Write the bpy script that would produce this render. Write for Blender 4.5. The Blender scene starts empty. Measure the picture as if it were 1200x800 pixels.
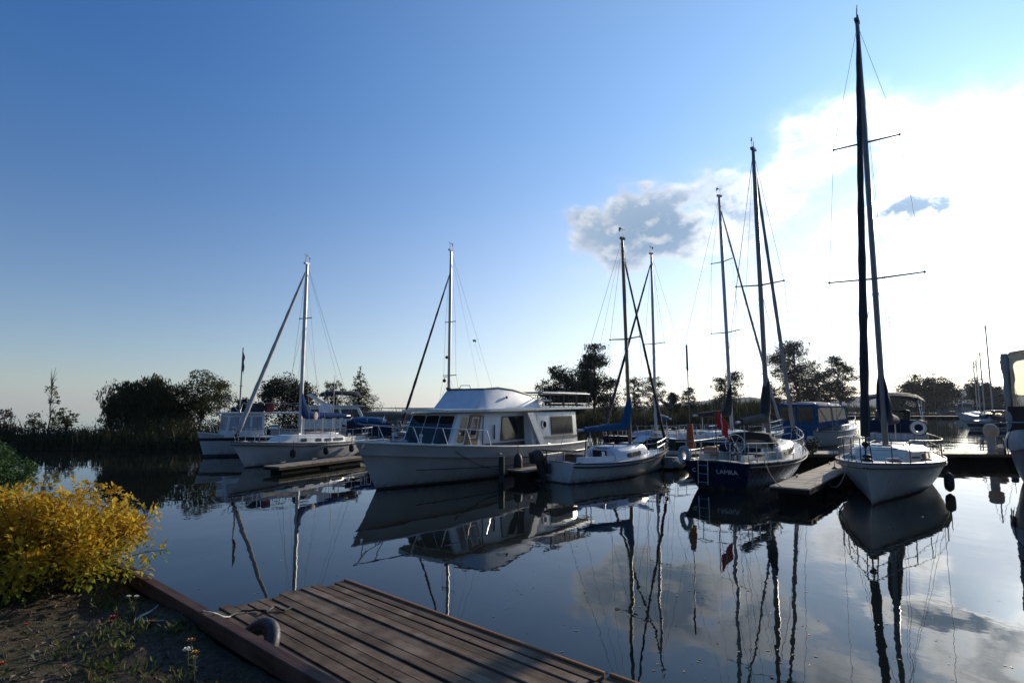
import bpy, bmesh, math, random
from mathutils import Vector, Matrix, noise as mnoise
V = Vector
R = math.radians
PI = math.pi
sc = bpy.context.scene
COL = sc.collection

# ------------------------------------------------------------------ survey of the place (eye point used to measure it)
EYE, FOC = 2.5, 690.0
TILT = math.atan(76 / FOC)
cT, sT = math.cos(TILT), math.sin(TILT)

def ray(px, py):
    u, v = (px - 600) / FOC, (400 - py) / FOC
    y = cT - v * sT
    return u / y, (sT + v * cT) / y

def gp(px, py, z=0.0):
    rx, rz = ray(px, py)
    Y = (z - EYE) / rz
    return V((rx * Y, Y, z))

def dp(px, py, Y):
    rx, rz = ray(px, py)
    return V((rx * Y, Y, EYE + rz * Y))

SUN_DIR = V((lambda r: (r[0], 1.0, r[1]))(ray(1180, 222))).normalized()
SUN_AZ = math.atan2(SUN_DIR.x, SUN_DIR.y)
SUN_EL = math.asin(SUN_DIR.z)

# ------------------------------------------------------------------ node helpers
class NT:
    def __init__(s, tree):
        s.t = tree
    def n(s, typ, **kw):
        nd = s.t.nodes.new(typ)
        for k, v in kw.items():
            setattr(nd, k, v)
        return nd
    def put(s, sock, v):
        if isinstance(v, bpy.types.NodeSocket):
            s.t.links.new(v, sock)
        elif v is not None:
            sock.default_value = v
    def m(s, op, a, b=None, c=None, clamp=False):
        nd = s.n('ShaderNodeMath', operation=op, use_clamp=clamp)
        s.put(nd.inputs[0], a); s.put(nd.inputs[1], b)
        if c is not None: s.put(nd.inputs[2], c)
        return nd.outputs[0]
    def vm(s, op, a, b=None, out=0):
        nd = s.n('ShaderNodeVectorMath', operation=op)
        s.put(nd.inputs[0], a)
        if b is not None: s.put(nd.inputs[1], b)
        return nd.outputs[out]
    def mix(s, f, a, b, blend='MIX'):
        nd = s.n('ShaderNodeMix', data_type='RGBA', blend_type=blend)
        s.put(nd.inputs[0], f); s.put(nd.inputs[6], a); s.put(nd.inputs[7], b)
        return nd.outputs[2]
    def ramp(s, f, stops, interp='LINEAR'):
        nd = s.n('ShaderNodeValToRGB')
        cr = nd.color_ramp; cr.interpolation = interp
        while len(cr.elements) < len(stops): cr.elements.new(0.5)
        for e, (p, c) in zip(cr.elements, stops):
            e.position = p; e.color = (c[0], c[1], c[2], 1)
        s.put(nd.inputs[0], f)
        return nd.outputs[0]
    def noise(s, vec, scale, detail=4, rough=0.55, out=0, dist=0.0):
        nd = s.n('ShaderNodeTexNoise')
        s.put(nd.inputs['Vector'], vec)
        nd.inputs['Scale'].default_value = scale
        nd.inputs['Detail'].default_value = detail
        nd.inputs['Roughness'].default_value = rough
        nd.inputs['Distortion'].default_value = dist
        return nd.outputs[out]
    def mapr(s, f, a, b, c=0.0, d=1.0, typ='LINEAR'):
        nd = s.n('ShaderNodeMapRange', interpolation_type=typ)
        s.put(nd.inputs[0], f)
        for i, x in enumerate((a, b, c, d)): nd.inputs[i + 1].default_value = x
        return nd.outputs[0]

def c4(c): return (c[0], c[1], c[2], 1)

MATS = {}
def new_mat(name):
    m = bpy.data.materials.new(name); m.use_nodes = True
    nt = NT(m.node_tree)
    b = m.node_tree.nodes['Principled BSDF']
    MATS[name] = m
    return m, nt, b

def mat(name, col, rough=0.5, metal=0.0, var=0.25, vscale=3.0, bump=0.0, bscale=30.0, grime=None, spec=0.5, stretch=(1, 1, 1)):
    if name in MATS: return MATS[name]
    m, nt, b = new_mat(name)
    tc = nt.n('ShaderNodeTexCoord').outputs['Object']
    mp = nt.n('ShaderNodeMapping'); nt.put(mp.inputs[0], tc); mp.inputs['Scale'].default_value = stretch
    v = mp.outputs[0]
    n1 = nt.noise(v, vscale, 5)
    lo = c4([x * (1 - var) for x in col]); hi = c4([min(1, x * (1 + var * 0.6)) for x in col])
    cc = nt.ramp(n1, [(0.3, lo), (0.7, hi)])
    if grime:
        g = nt.noise(v, vscale * 2.7, 6, 0.65)
        cc = nt.mix(nt.mapr(g, 0.52, 0.72, 0, 0.6), cc, c4(grime))
    nt.put(b.inputs['Base Color'], cc)
    nt.put(b.inputs['Roughness'], nt.mapr(n1, 0.2, 0.8, max(0.02, rough * 0.8), min(1, rough * 1.2)))
    b.inputs['Metallic'].default_value = metal
    b.inputs['Specular IOR Level'].default_value = spec
    if bump:
        bp = nt.n('ShaderNodeBump'); bp.inputs['Strength'].default_value = 1; bp.inputs['Distance'].default_value = bump
        nt.put(bp.inputs['Height'], nt.noise(v, bscale, 4)); nt.put(b.inputs['Normal'], bp.outputs[0])
    return m

def hull_mat(name, bands, rough=0.25, dirt=(0.16, 0.13, 0.09)):
    """bands: list of (z from which the colour holds, colour); object z = height over the water"""
    if name in MATS: return MATS[name]
    m, nt, b = new_mat(name)
    tc = nt.n('ShaderNodeTexCoord').outputs['Object']
    sx = nt.n('ShaderNodeSeparateXYZ'); nt.put(sx.inputs[0], tc)
    z = nt.m('ADD', sx.outputs[2], nt.m('MULTIPLY', nt.m('SUBTRACT', nt.noise(tc, 1.5, 3), 0.5), 0.015))
    f = nt.mapr(z, -0.5, 2.5)
    col = nt.ramp(f, [(max(0, (zz + 0.5) / 3.0), c) for zz, c in bands], 'CONSTANT')
    mp = nt.n('ShaderNodeMapping'); nt.put(mp.inputs[0], tc); mp.inputs['Scale'].default_value = (5, 5, 0.6)
    streak = nt.noise(mp.outputs[0], 1.0, 6, 0.65)
    low = nt.mapr(z, 0.0, 0.55, 1, 0.12)
    dm = nt.m('MULTIPLY', nt.mapr(streak, 0.42, 0.75, 0.0, 0.55), low)
    col = nt.mix(dm, col, c4(dirt))
    scum = nt.m('MULTIPLY', nt.mapr(z, 0.05, 0.20, 0.75, 0.0), nt.mapr(nt.noise(tc, 6.0, 4), 0.35, 0.65, 0.15, 1.0))
    col = nt.mix(scum, col, (0.055, 0.05, 0.03, 1))
    n2 = nt.noise(tc, 1.1, 3)
    col = nt.mix(nt.mapr(n2, 0.3, 0.7, 0, 0.20), col, (0, 0, 0, 1))
    mp2 = nt.n('ShaderNodeMapping'); nt.put(mp2.inputs[0], tc); mp2.inputs['Scale'].default_value = (9, 9, 0.35)
    rust = nt.noise(mp2.outputs[0], 1.0, 5, 0.7)
    col = nt.mix(nt.mapr(rust, 0.60, 0.80, 0.0, 0.45), col, (0.20, 0.13, 0.07, 1))
    nt.put(b.inputs['Base Color'], col)
    nt.put(b.inputs['Roughness'], nt.mapr(streak, 0.2, 0.8, rough * 0.7, rough * 1.6))
    return m

def leaf_mat(name, cols, trans=0.35, zr=None):
    """colour per leaf (random per island); zr = (z0, z1, low colour) lets low leaves be of another colour"""
    if name in MATS: return MATS[name]
    m, nt, b = new_mat(name)
    g = nt.n('ShaderNodeNewGeometry')
    rnd = g.outputs['Random Per Island']
    k = len(cols)
    col = nt.ramp(rnd, [(i / max(1, k - 1), c) for i, c in enumerate(cols)])
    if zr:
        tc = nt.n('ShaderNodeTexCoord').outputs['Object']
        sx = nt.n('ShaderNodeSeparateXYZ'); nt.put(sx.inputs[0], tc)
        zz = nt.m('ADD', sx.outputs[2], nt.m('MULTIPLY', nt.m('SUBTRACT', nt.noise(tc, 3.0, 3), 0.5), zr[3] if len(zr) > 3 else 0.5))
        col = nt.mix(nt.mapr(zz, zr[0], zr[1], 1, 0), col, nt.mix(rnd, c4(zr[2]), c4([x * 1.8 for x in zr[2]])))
    nt.put(b.inputs['Base Color'], col)
    b.inputs['Roughness'].default_value = 0.6
    b.inputs['Specular IOR Level'].default_value = 0.25
    tr = nt.n('ShaderNodeBsdfTranslucent'); nt.put(tr.inputs[0], col)
    mx = nt.n('ShaderNodeMixShader'); mx.inputs[0].default_value = trans
    out = m.node_tree.nodes['Material Output']
    nt.t.links.new(b.outputs[0], mx.inputs[1]); nt.t.links.new(tr.outputs[0], mx.inputs[2])
    nt.t.links.new(mx.outputs[0], out.inputs['Surface'])
    return m

def clear_mat(name, tint=(0.8, 0.82, 0.8), gloss=0.12, rough=0.05):
    if name in MATS: return MATS[name]
    m, nt, b = new_mat(name)
    t = nt.n('ShaderNodeBsdfTransparent'); t.inputs[0].default_value = c4(tint)
    gl = nt.n('ShaderNodeBsdfGlossy'); gl.inputs['Roughness'].default_value = rough
    tc = nt.n('ShaderNodeTexCoord').outputs['Object']
    fr = nt.n('ShaderNodeFresnel'); fr.inputs[0].default_value = 1.45
    f = nt.m('ADD', fr.outputs[0], nt.m('MULTIPLY', nt.noise(tc, 4, 3), gloss), clamp=True)
    mx = nt.n('ShaderNodeMixShader'); nt.put(mx.inputs[0], f)
    nt.t.links.new(t.outputs[0], mx.inputs[1]); nt.t.links.new(gl.outputs[0], mx.inputs[2])
    nt.t.links.new(mx.outputs[0], m.node_tree.nodes['Material Output'].inputs['Surface'])
    return m

def wood_mat(name, base, dark, grey, rough=0.75, axis=0):
    if name in MATS: return MATS[name]
    m, nt, b = new_mat(name)
    tc = nt.n('ShaderNodeTexCoord').outputs['Object']
    s = [26, 26, 26]; s[axis] = 1.3
    mp = nt.n('ShaderNodeMapping'); nt.put(mp.inputs[0], tc); mp.inputs['Scale'].default_value = s
    grain = nt.noise(mp.outputs[0], 1.0, 6, 0.65, dist=0.4)
    blot = nt.noise(tc, 2.2, 5, 0.6)
    rnd = nt.n('ShaderNodeNewGeometry').outputs['Random Per Island']
    col = nt.mix(nt.mapr(grain, 0.35, 0.68), c4(dark), c4(base))
    col = nt.mix(nt.mapr(blot, 0.45, 0.68, 0, 0.75), col, c4(grey))
    col = nt.mix(nt.mapr(nt.noise(tc, 13.0, 5, 0.7), 0.6, 0.72, 0, 0.6), col, c4([x * 0.45 for x in dark]))
    col = nt.mix(nt.mapr(rnd, 0, 1, 0, 0.42), col, c4([x * 0.5 for x in dark]))
    nt.put(b.inputs['Base Color'], col)
    nt.put(b.inputs['Roughness'], nt.mapr(blot, 0.3, 0.7, rough * 0.75, min(1, rough * 1.15)))
    b.inputs['Specular IOR Level'].default_value = 0.18
    bp = nt.n('ShaderNodeBump'); bp.inputs['Distance'].default_value = 0.004; bp.inputs['Strength'].default_value = 0.8
    nt.put(bp.inputs['Height'], grain); nt.put(b.inputs['Normal'], bp.outputs[0])
    return m

# ------------------------------------------------------------------ palette
WHITE = (0.62, 0.62, 0.60)
M_white = mat('white gelcoat', (0.70, 0.70, 0.68), 0.3, var=0.12, grime=(0.42, 0.40, 0.35))
M_cream = mat('cream gelcoat', (0.66, 0.62, 0.53), 0.35, var=0.14, grime=(0.42, 0.36, 0.27))
M_grey = mat('grey paint', (0.30, 0.31, 0.32), 0.5, grime=(0.2, 0.19, 0.17))
M_bluewhite = mat('pale blue white paint', (0.66, 0.70, 0.76), 0.35, var=0.1)
M_alu = mat('anodised aluminium', (0.35, 0.35, 0.36), 0.4, 0.75, var=0.15, stretch=(1, 1, 0.2))
M_goldalu = mat('bronze mast', (0.20, 0.15, 0.09), 0.45, 0.5, var=0.2)
M_steel = mat('stainless tube', (0.55, 0.55, 0.56), 0.22, 0.9, var=0.1)
M_darksteel = mat('dull rail tube', (0.10, 0.10, 0.11), 0.4, 0.4, var=0.2)
M_wire = mat('rigging wire', (0.12, 0.12, 0.13), 0.5, 0.5, var=0.2)
M_black = mat('black rubber', (0.018, 0.018, 0.02), 0.65, var=0.3, bump=0.002)
M_blackcloth = mat('black canvas', (0.02, 0.02, 0.024), 0.85, var=0.3, bump=0.008, bscale=7)
M_blue = mat('blue canvas', (0.007, 0.080, 0.19), 0.8, var=0.35, vscale=4, spec=0.15, bump=0.03, bscale=5)
M_navyc = mat('navy canvas', (0.006, 0.022, 0.055), 0.8, var=0.35, vscale=4, spec=0.15, bump=0.03, bscale=5)
M_greenc = mat('dark green canvas', (0.012, 0.035, 0.022), 0.85, var=0.35, bump=0.012, bscale=6)
M_greyc = mat('grey tarpaulin', (0.33, 0.35, 0.37), 0.6, var=0.3, vscale=3, bump=0.02, bscale=5)
M_beige = mat('beige canvas', (0.42, 0.36, 0.27), 0.8, var=0.2, bump=0.01, bscale=6)
M_sail = mat('grey sail cloth', (0.30, 0.30, 0.29), 0.75, var=0.25, bump=0.01, bscale=9, stretch=(1, 1, 0.3))
M_darkglass = mat('dark window glass', (0.012, 0.013, 0.015), 0.06, var=0.3)
M_curtain = mat('curtained window', (0.035, 0.034, 0.032), 0.12, var=0.6, vscale=5, stretch=(9, 1, 0.5), spec=0.2)
M_teak = mat('brown varnished wood', (0.16, 0.06, 0.028), 0.4, var=0.35, stretch=(1, 1, 0.15), vscale=14)
M_rubrail = mat('dark rub rail', (0.03, 0.028, 0.03), 0.5, var=0.2)
M_red = mat('red cloth', (0.55, 0.03, 0.02), 0.8, var=0.25)
M_orange = mat('faded red orange cloth', (0.45, 0.09, 0.03), 0.8, var=0.3)
M_tan = mat('tan bag cloth', (0.36, 0.22, 0.13), 0.85, var=0.3, bump=0.015, bscale=8)
M_whiterope = mat('white rope', (0.50, 0.49, 0.46), 0.85, var=0.3, vscale=40)
M_darkrope = mat('dark rope', (0.05, 0.045, 0.04), 0.9, var=0.4, vscale=40)
M_interior = mat('dark cabin interior', (0.02, 0.018, 0.017), 0.8, var=0.4)
M_maroon = mat('maroon upholstery', (0.032, 0.010, 0.009), 0.7, var=0.3)
M_vinyl = clear_mat('clear vinyl', (0.78, 0.76, 0.70), 0.15, 0.12)
M_glass = clear_mat('clear windscreen', (0.55, 0.62, 0.64), 0.25, 0.03)
M_smoke = clear_mat('smoked vinyl', (0.22, 0.21, 0.19), 0.05, 0.15)
M_bark = mat('bark', (0.05, 0.04, 0.03), 0.9, var=0.4, bump=0.02, bscale=12, stretch=(1, 1, 0.3))
M_dockwood = wood_mat('weathered finger dock boards', (0.46, 0.38, 0.29), (0.24, 0.19, 0.14), (0.52, 0.46, 0.38))
M_dockside = wood_mat('dark dock fascia', (0.022, 0.017, 0.014), (0.012, 0.010, 0.008), (0.03, 0.027, 0.024))
M_floatblk = mat('black dock float', (0.005, 0.005, 0.005), 0.9, spec=0.1)

# ------------------------------------------------------------------ mesh builder
class MB:
    def __init__(s):
        s.bm = bmesh.new()
    def face(s, pts):
        vs = [s.bm.verts.new(p) for p in pts]
        try: return s.bm.faces.new(vs)
        except ValueError: return None
    def box(s, c, size, rot=None, taper=1.0):
        c = V(c); hx, hy, hz = size[0] / 2, size[1] / 2, size[2] / 2
        co = []
        for z in (-1, 1):
            t = taper if z > 0 else 1
            for x, y in ((-1, -1), (1, -1), (1, 1), (-1, 1)):
                p = V((x * hx * t, y * hy * t, z * hz))
                if rot: p = rot @ p
                co.append(s.bm.verts.new(c + p))
        for f in ((3, 2, 1, 0), (4, 5, 6, 7), (0, 1, 5, 4), (1, 2, 6, 5), (2, 3, 7, 6), (3, 0, 4, 7)):
            s.bm.faces.new([co[i] for i in f])
        return s
    def bar(s, p, q, w, h):
        p, q = V(p), V(q); d = q - p
        yaw = math.atan2(d.y, d.x); pit = math.atan2(d.z, math.hypot(d.x, d.y))
        rot = Matrix.Rotation(yaw, 3, 'Z') @ Matrix.Rotation(-pit, 3, 'Y')
        return s.box((p + q) / 2, (d.length, w, h), rot)
    def hexa(s, a, b):
        """a, b: two quads of 4 points, joined"""
        va = [s.bm.verts.new(p) for p in a]; vb = [s.bm.verts.new(p) for p in b]
        s.bm.faces.new(va[::-1]); s.bm.faces.new(vb)
        for i in range(4):
            j = (i + 1) % 4
            s.bm.faces.new((va[i], va[j], vb[j], vb[i]))
        return s
    def loft(s, rings, closed=True, cap0=True, cap1=True):
        vr = [[s.bm.verts.new(p) for p in r] for r in rings]
        n = len(vr[0])
        for a, b in zip(vr, vr[1:]):
            for i in range(n if closed else n - 1):
                j = (i + 1) % n
                s.bm.faces.new((a[i], a[j], b[j], b[i]))
        if cap0: s.bm.faces.new(vr[0][::-1])
        if cap1: s.bm.faces.new(vr[-1])
        return s
    def tube(s, pts, r, seg=6, cap=True):
        pts = [V(p) for p in pts]
        if not isinstance(r, (list, tuple)): r = [r] * len(pts)
        rings = []
        for i, p in enumerate(pts):
            d = (pts[min(i + 1, len(pts) - 1)] - pts[max(i - 1, 0)]).normalized()
            up = V((0, 0, 1)) if abs(d.z) < 0.95 else V((1, 0, 0))
            a = d.cross(up).normalized(); b = a.cross(d)
            rings.append([p + (a * math.cos(2 * PI * k / seg) + b * math.sin(2 * PI * k / seg)) * r[i] for k in range(seg)])
        return s.loft(rings, True, cap, cap)
    def prism(s, poly, vec):
        vec = V(vec)
        a = [s.bm.verts.new(p) for p in poly]; b = [s.bm.verts.new(V(p) + vec) for p in poly]
        n = len(a)
        s.bm.faces.new(a[::-1]); s.bm.faces.new(b)
        for i in range(n):
            j = (i + 1) % n
            s.bm.faces.new((a[i], a[j], b[j], b[i]))
        return s
    def panel(s, quad, u0, u1, v0, v1, t=0.012, rad=0.0, lift=0.003):
        """quad (bottom-left, bottom-right, top-right, top-left) as seen from outside"""
        a, b, c, d = [V(p) for p in quad]
        nrm = (b - a).cross(d - a).normalized()
        P = lambda u, v: (a * (1 - u) + b * u) * (1 - v) + (d * (1 - u) + c * u) * v
        W = max((b - a).length * abs(u1 - u0), 1e-4); Hh = max((d - a).length * abs(v1 - v0), 1e-4)
        ru = min(rad, W * 0.49) / (b - a).length; rv = min(rad, Hh * 0.49) / (d - a).length
        pts = []
        if rad > 0:
            for cu, cv, a0 in ((u1 - ru, v0 + rv, -90), (u1 - ru, v1 - rv, 0), (u0 + ru, v1 - rv, 90), (u0 + ru, v0 + rv, 180)):
                for k in range(5):
                    an = R(a0 + 22.5 * k)
                    pts.append(P(cu + ru * math.cos(an), cv + rv * math.sin(an)))
        else:
            pts = [P(u0, v0), P(u1, v0), P(u1, v1), P(u0, v1)]
        return s.prism([p + nrm * lift for p in pts], nrm * t)
    def ball(s, c, r, seg=10, rings=6, scale=(1, 1, 1)):
        mt = Matrix.Translation(V(c)) @ Matrix.Diagonal((scale[0], scale[1], scale[2], 1))
        bmesh.ops.create_uvsphere(s.bm, u_segments=seg, v_segments=rings, radius=r, matrix=mt)
        return s
    def torus(s, c, Rr, r, ax1, ax2, seg=20, seg2=8, a0=0, a1=360):
        c = V(c); ax1 = V(ax1).normalized(); ax2 = V(ax2).normalized(); nn = ax1.cross(ax2)
        full = abs(a1 - a0) >= 360
        rings = []
        for i in range(seg + (0 if full else 1)):
            a = R(a0 + (a1 - a0) * i / seg)
            rd = ax1 * math.cos(a) + ax2 * math.sin(a)
            rings.append([c + rd * (Rr + r * math.cos(2 * PI * k / seg2)) + nn * r * math.sin(2 * PI * k / seg2) for k in range(seg2)])
        if full:
            rings.append(rings[0]); return s.loft(rings, True, False, False)
        return s.loft(rings)
    def bevel(s, w, seg=2):
        bmesh.ops.bevel(s.bm, geom=s.bm.edges[:], offset=w, segments=seg, affect='EDGES', profile=0.5, clamp_overlap=True)
        return s
    def build(s, name, m, parent=None, smooth=35, normals=True):
        bmesh.ops.remove_doubles(s.bm, verts=s.bm.verts, dist=1e-5)
        if normals: bmesh.ops.recalc_face_normals(s.bm, faces=s.bm.faces)
        me = bpy.data.meshes.new(name); s.bm.to_mesh(me); s.bm.free()
        if smooth:
            me.polygons.foreach_set('use_smooth', [True] * len(me.polygons))
            me.set_sharp_from_angle(angle=R(smooth))
        o = bpy.data.objects.new(name, me); COL.objects.link(o)
        me.materials.append(m)
        if parent: o.parent = parent
        return o

def raw_mesh(name, verts, faces, m, parent=None, smooth=False):
    me = bpy.data.meshes.new(name); me.from_pydata(verts, [], faces); me.update()
    if smooth: me.polygons.foreach_set('use_smooth', [True] * len(me.polygons))
    me.materials.append(m)
    o = bpy.data.objects.new(name, me); COL.objects.link(o)
    if parent: o.parent = parent
    return o

def tag(o, label, cat, group=None):
    o['label'] = label; o['category'] = cat
    if group: o['group'] = group
    return o

def empty(name, loc, heading=None, label=None, cat=None, group=None):
    """heading: compass azimuth (0 = +y, 90 = +x) that local +x points to"""
    o = bpy.data.objects.new(name, None); COL.objects.link(o)
    o.empty_display_size = 0.3
    o.location = loc
    if heading is not None:
        a = R(heading); o.rotation_euler = (0, 0, math.atan2(math.cos(a), math.sin(a)))
    if label: tag(o, label, cat, group)
    return o

def az(a): return V((math.sin(R(a)), math.cos(R(a)), 0))

# ------------------------------------------------------------------ boats: shared pieces
class Hull:
    def __init__(s, L, B, fb, over=0.6, tw=0.7, sm=0.42, pw=2.1, draft=0.4, rake=0.15, round_=0.3, vee=0.9):
        s.L, s.B, s.fb, s.over, s.tw, s.sm, s.pw = L, B, fb, over, tw, sm, pw
        s.draft, s.rake, s.round_, s.vee = draft, rake, round_, vee
    def b(s, t):
        if t < s.sm: return s.B / 2 * (s.tw + (1 - s.tw) * math.sin(PI / 2 * t / s.sm))
        return s.B / 2 * max(0.0, 1 - ((t - s.sm) / (1 - s.sm)) ** s.pw)
    def zs(s, t):
        a, m_, c = s.fb   # stern, mid, bow
        return a * (1 - t) * (1 - 2 * t) + m_ * 4 * t * (1 - t) + c * t * (2 * t - 1)
    def x(s, t, z):
        zr = z / max(0.2, s.fb[2])
        return -s.L / 2 + t * s.L + s.over * t ** 3 * zr - s.rake * (1 - t) ** 4 * (z / max(0.2, s.fb[0]))
    def edge(s, t, side=1, inset=0.0, dz=0.0):
        z = s.zs(t)
        return V((s.x(t, z), side * max(0.0, s.b(t) - inset), z + dz))
    def t_at(s, x):
        lo, hi = 0.0, 1.0
        for _ in range(30):
            mid = (lo + hi) / 2
            if s.x(mid, s.zs(mid)) < x: lo = mid
            else: hi = mid
        return lo
    def ring(s, t, n=8):
        z1 = s.zs(t); pts = []
        e = s.round_ + (s.vee - s.round_) * t ** 3
        dr = s.draft * (1 - 0.3 * t)
        for k in range(n + 1):
            kk = 1 - k / n
            z = -dr + (z1 + dr) * kk
            pts.append(V((s.x(t, z), s.b(t) * (kk ** e if kk > 0 else 0), z)))
        return pts + [V((p.x, -p.y, p.z)) for p in pts[-2::-1]]
    def mesh(s, n=26):
        mb = MB()
        mb.loft([s.ring(1 - (1 - i / n) ** 1.25) for i in range(n + 1)], False, True, False)
        bmesh.ops.remove_doubles(mb.bm, verts=mb.bm.verts, dist=1e-4)
        return mb
    def deck(s, well=None, cw=0.5, wd=0.45, inset=0.03, n=24, crown=0.04, dz=-0.02):
        """deck as one sheet; well = (t0, t1): the sunk cockpit"""
        ts = [i / n * 0.995 for i in range(n + 1)]
        if well: ts += [well[0], well[0] + 1e-3, well[1], well[1] + 1e-3]
        rings = []
        for t in sorted(ts):
            e = s.edge(t, 1, inset, dz)
            w = min(cw, e.y * 0.9)
            inw = well and well[0] + 5e-4 <= t <= well[1] + 5e-4
            c = crown * e.y
            if inw: mid = [V((e.x, w, e.z + 0.02)), V((e.x, w - 0.02, e.z - wd)), V((e.x, -w + 0.02, e.z - wd)), V((e.x, -w, e.z + 0.02))]
            else: mid = [V((e.x, w, e.z + c)), V((e.x, w * 0.4, e.z + c * 1.6)), V((e.x, -w * 0.4, e.z + c * 1.6)), V((e.x, -w, e.z + c))]
            rings.append([e] + mid + [V((e.x, -e.y, e.z))])
        mb = MB(); mb.loft(rings, False, False, False)
        return mb
    def rail(s, r=0.025, t0=0.0, t1=0.999, dz=0.0, n=24, seg=6, out=0.005):
        mb = MB()
        for sd in (1, -1):
            mb.tube([s.edge(t0 + (t1 - t0) * i / n, sd, -out, dz) for i in range(n + 1)], r, seg)
        return mb

class Trunk:
    """low cabin: lofted along x from x0 (aft) to x1 (front)"""
    def __init__(s, hull, x0, x1, side, h, slope=0.8, aft=0.15, top=0.8, wmax=9):
        s.h, s.x0, s.x1, s.hu, s.side, s.slope, s.aft, s.top, s.wmax = h, x0, x1, hull, side, slope, aft, top, wmax
    def w(s, x):
        return max(0.12, min(s.wmax, s.hu.b(s.hu.t_at(x)) - s.side))
    def z0(s, x): return s.hu.zs(s.hu.t_at(x)) - 0.03
    def k(s, x):
        if x > s.x1 - s.slope: return max(0.04, math.sin((s.x1 - x) / s.slope * PI / 2))
        if x < s.x0 + s.aft: return max(0.3, (x - s.x0) / s.aft * 0.15 + 0.85)
        return 1.0
    def ring(s, x):
        w, z, h = s.w(x), s.z0(x), s.h * s.k(x)
        p = [(w, z), (w * 0.95, z + h * 0.75), (w * s.top, z + h), (w * 0.35, z + h * 1.09), (-w * 0.35, z + h * 1.09), (-w * s.top, z + h), (-w * 0.95, z + h * 0.75), (-w, z)]
        return [V((x, y, zz)) for y, zz in p]
    def mesh(s, n=16):
        mb = MB(); mb.loft([s.ring(s.x0 + (s.x1 - s.x0) * i / n) for i in range(n + 1)])
        return mb
    def strip(s, side, xa, xb, f0=0.30, f1=0.80, lift=0.006, t=0.012, n=8, taper=0.05):
        """window pane that follows the curved cabin side"""
        mb = MB(); rings = []
        for i in range(n + 1):
            x = xa + (xb - xa) * i / n
            r = s.ring(x); a, b = r[0], r[1]
            k = 0.16 * (f1 - f0) if i in (0, n) else 0
            lo, hi = a.lerp(b, f0 + k), a.lerp(b, f1 - k)
            up = b - a; nn = V((0, up.z, -up.y)).normalized()
            q = [lo + nn * lift, hi + nn * lift, hi + nn * (lift + t), lo + nn * (lift + t)]
            rings.append([V((p.x, side * p.y, p.z)) for p in q])
        return mb.loft(rings)
    def quad(s, side, xa, xb):
        """side window quad seen from outside"""
        def pt(x, f):
            r = s.ring(x); a, b = r[0], r[1]
            q = a.lerp(b, f); return V((q.x, side * q.y, q.z))
        if side < 0: return [pt(xa, 0.1), pt(xb, 0.1), pt(xb, 0.97), pt(xa, 0.97)]
        return [pt(xb, 0.1), pt(xa, 0.1), pt(xa, 0.97), pt(xb, 0.97)]

def pulpit(hu, parent, t0, h=0.6, m=None, r=0.014, over=0.0, name='pulpit', legs=(0.0, 0.55)):
    mb = MB(); n = 10
    pts = [hu.edge(t0 + (0.985 - t0) * i / n, 1, 0.06, h) for i in range(n + 1)]
    pts2 = [V((p.x, -p.y, p.z)) for p in pts[::-1]]
    loop = pts + [V((pts[-1].x + 0.12 + over, 0, pts[-1].z + 0.02))] + pts2
    mb.tube(loop, r)
    mb.tube([V((p.x, p.y, p.z - h * 0.45)) for p in loop], r * 0.8)
    for f in legs:
        for sd in (1, -1):
            t = t0 + (0.96 - t0) * f
            mb.tube([hu.edge(t, sd, 0.06, 0), hu.edge(t, sd, 0.06, h)], r)
    for sd in (1, -1):
        mb.tube([hu.edge(0.97, sd, 0.03, 0), V((pts[-1].x + 0.06, sd * 0.1, pts[-1].z))], r)
    return mb.build(name, m or M_steel, parent)

def pushpit(hu, parent, t1, h=0.6, m=None, r=0.014, name='pushpit'):
    mb = MB()
    side = [hu.edge(t1 * (1 - i / 5), 1, 0.06, h) for i in range(6)]
    e = hu.edge(0, 1, 0.1, h)
    loop = side + [V((e.x - 0.02, e.y * 0.5, e.z)), V((e.x - 0.02, -e.y * 0.5, e.z))] + [V((p.x, -p.y, p.z)) for p in side[::-1]]
    mb.tube(loop, r); mb.tube([V((p.x, p.y, p.z - h * 0.48)) for p in loop], r * 0.8)
    for sd in (1, -1):
        for t in (t1, t1 * 0.45, 0.01): mb.tube([hu.edge(t, sd, 0.06, 0), hu.edge(t, sd, 0.06, h)], r)
        mb.tube([V((e.x, sd * e.y * 0.5, e.z)), V((e.x, sd * e.y * 0.5, e.z - h))], r)
    return mb.build(name, m or M_steel, parent)

def lifelines(hu, parent, t0, t1, n, h=0.6, m=None):
    for sd in (1, -1):
        mb = MB()
        for hh in (h, h * 0.52): mb.tube([hu.edge(t0 + (t1 - t0) * i / 14, sd, 0.07, hh) for i in range(15)], 0.006, 5)
        mb.build('lifeline', M_wire, parent)
        for i in range(n):
            t = t0 + (t1 - t0) * (i + 0.5) / n
            MB().tube([hu.edge(t, sd, 0.07, 0), hu.edge(t, sd, 0.07, h)], 0.012).build('stanchion', m or M_steel, parent)

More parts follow.
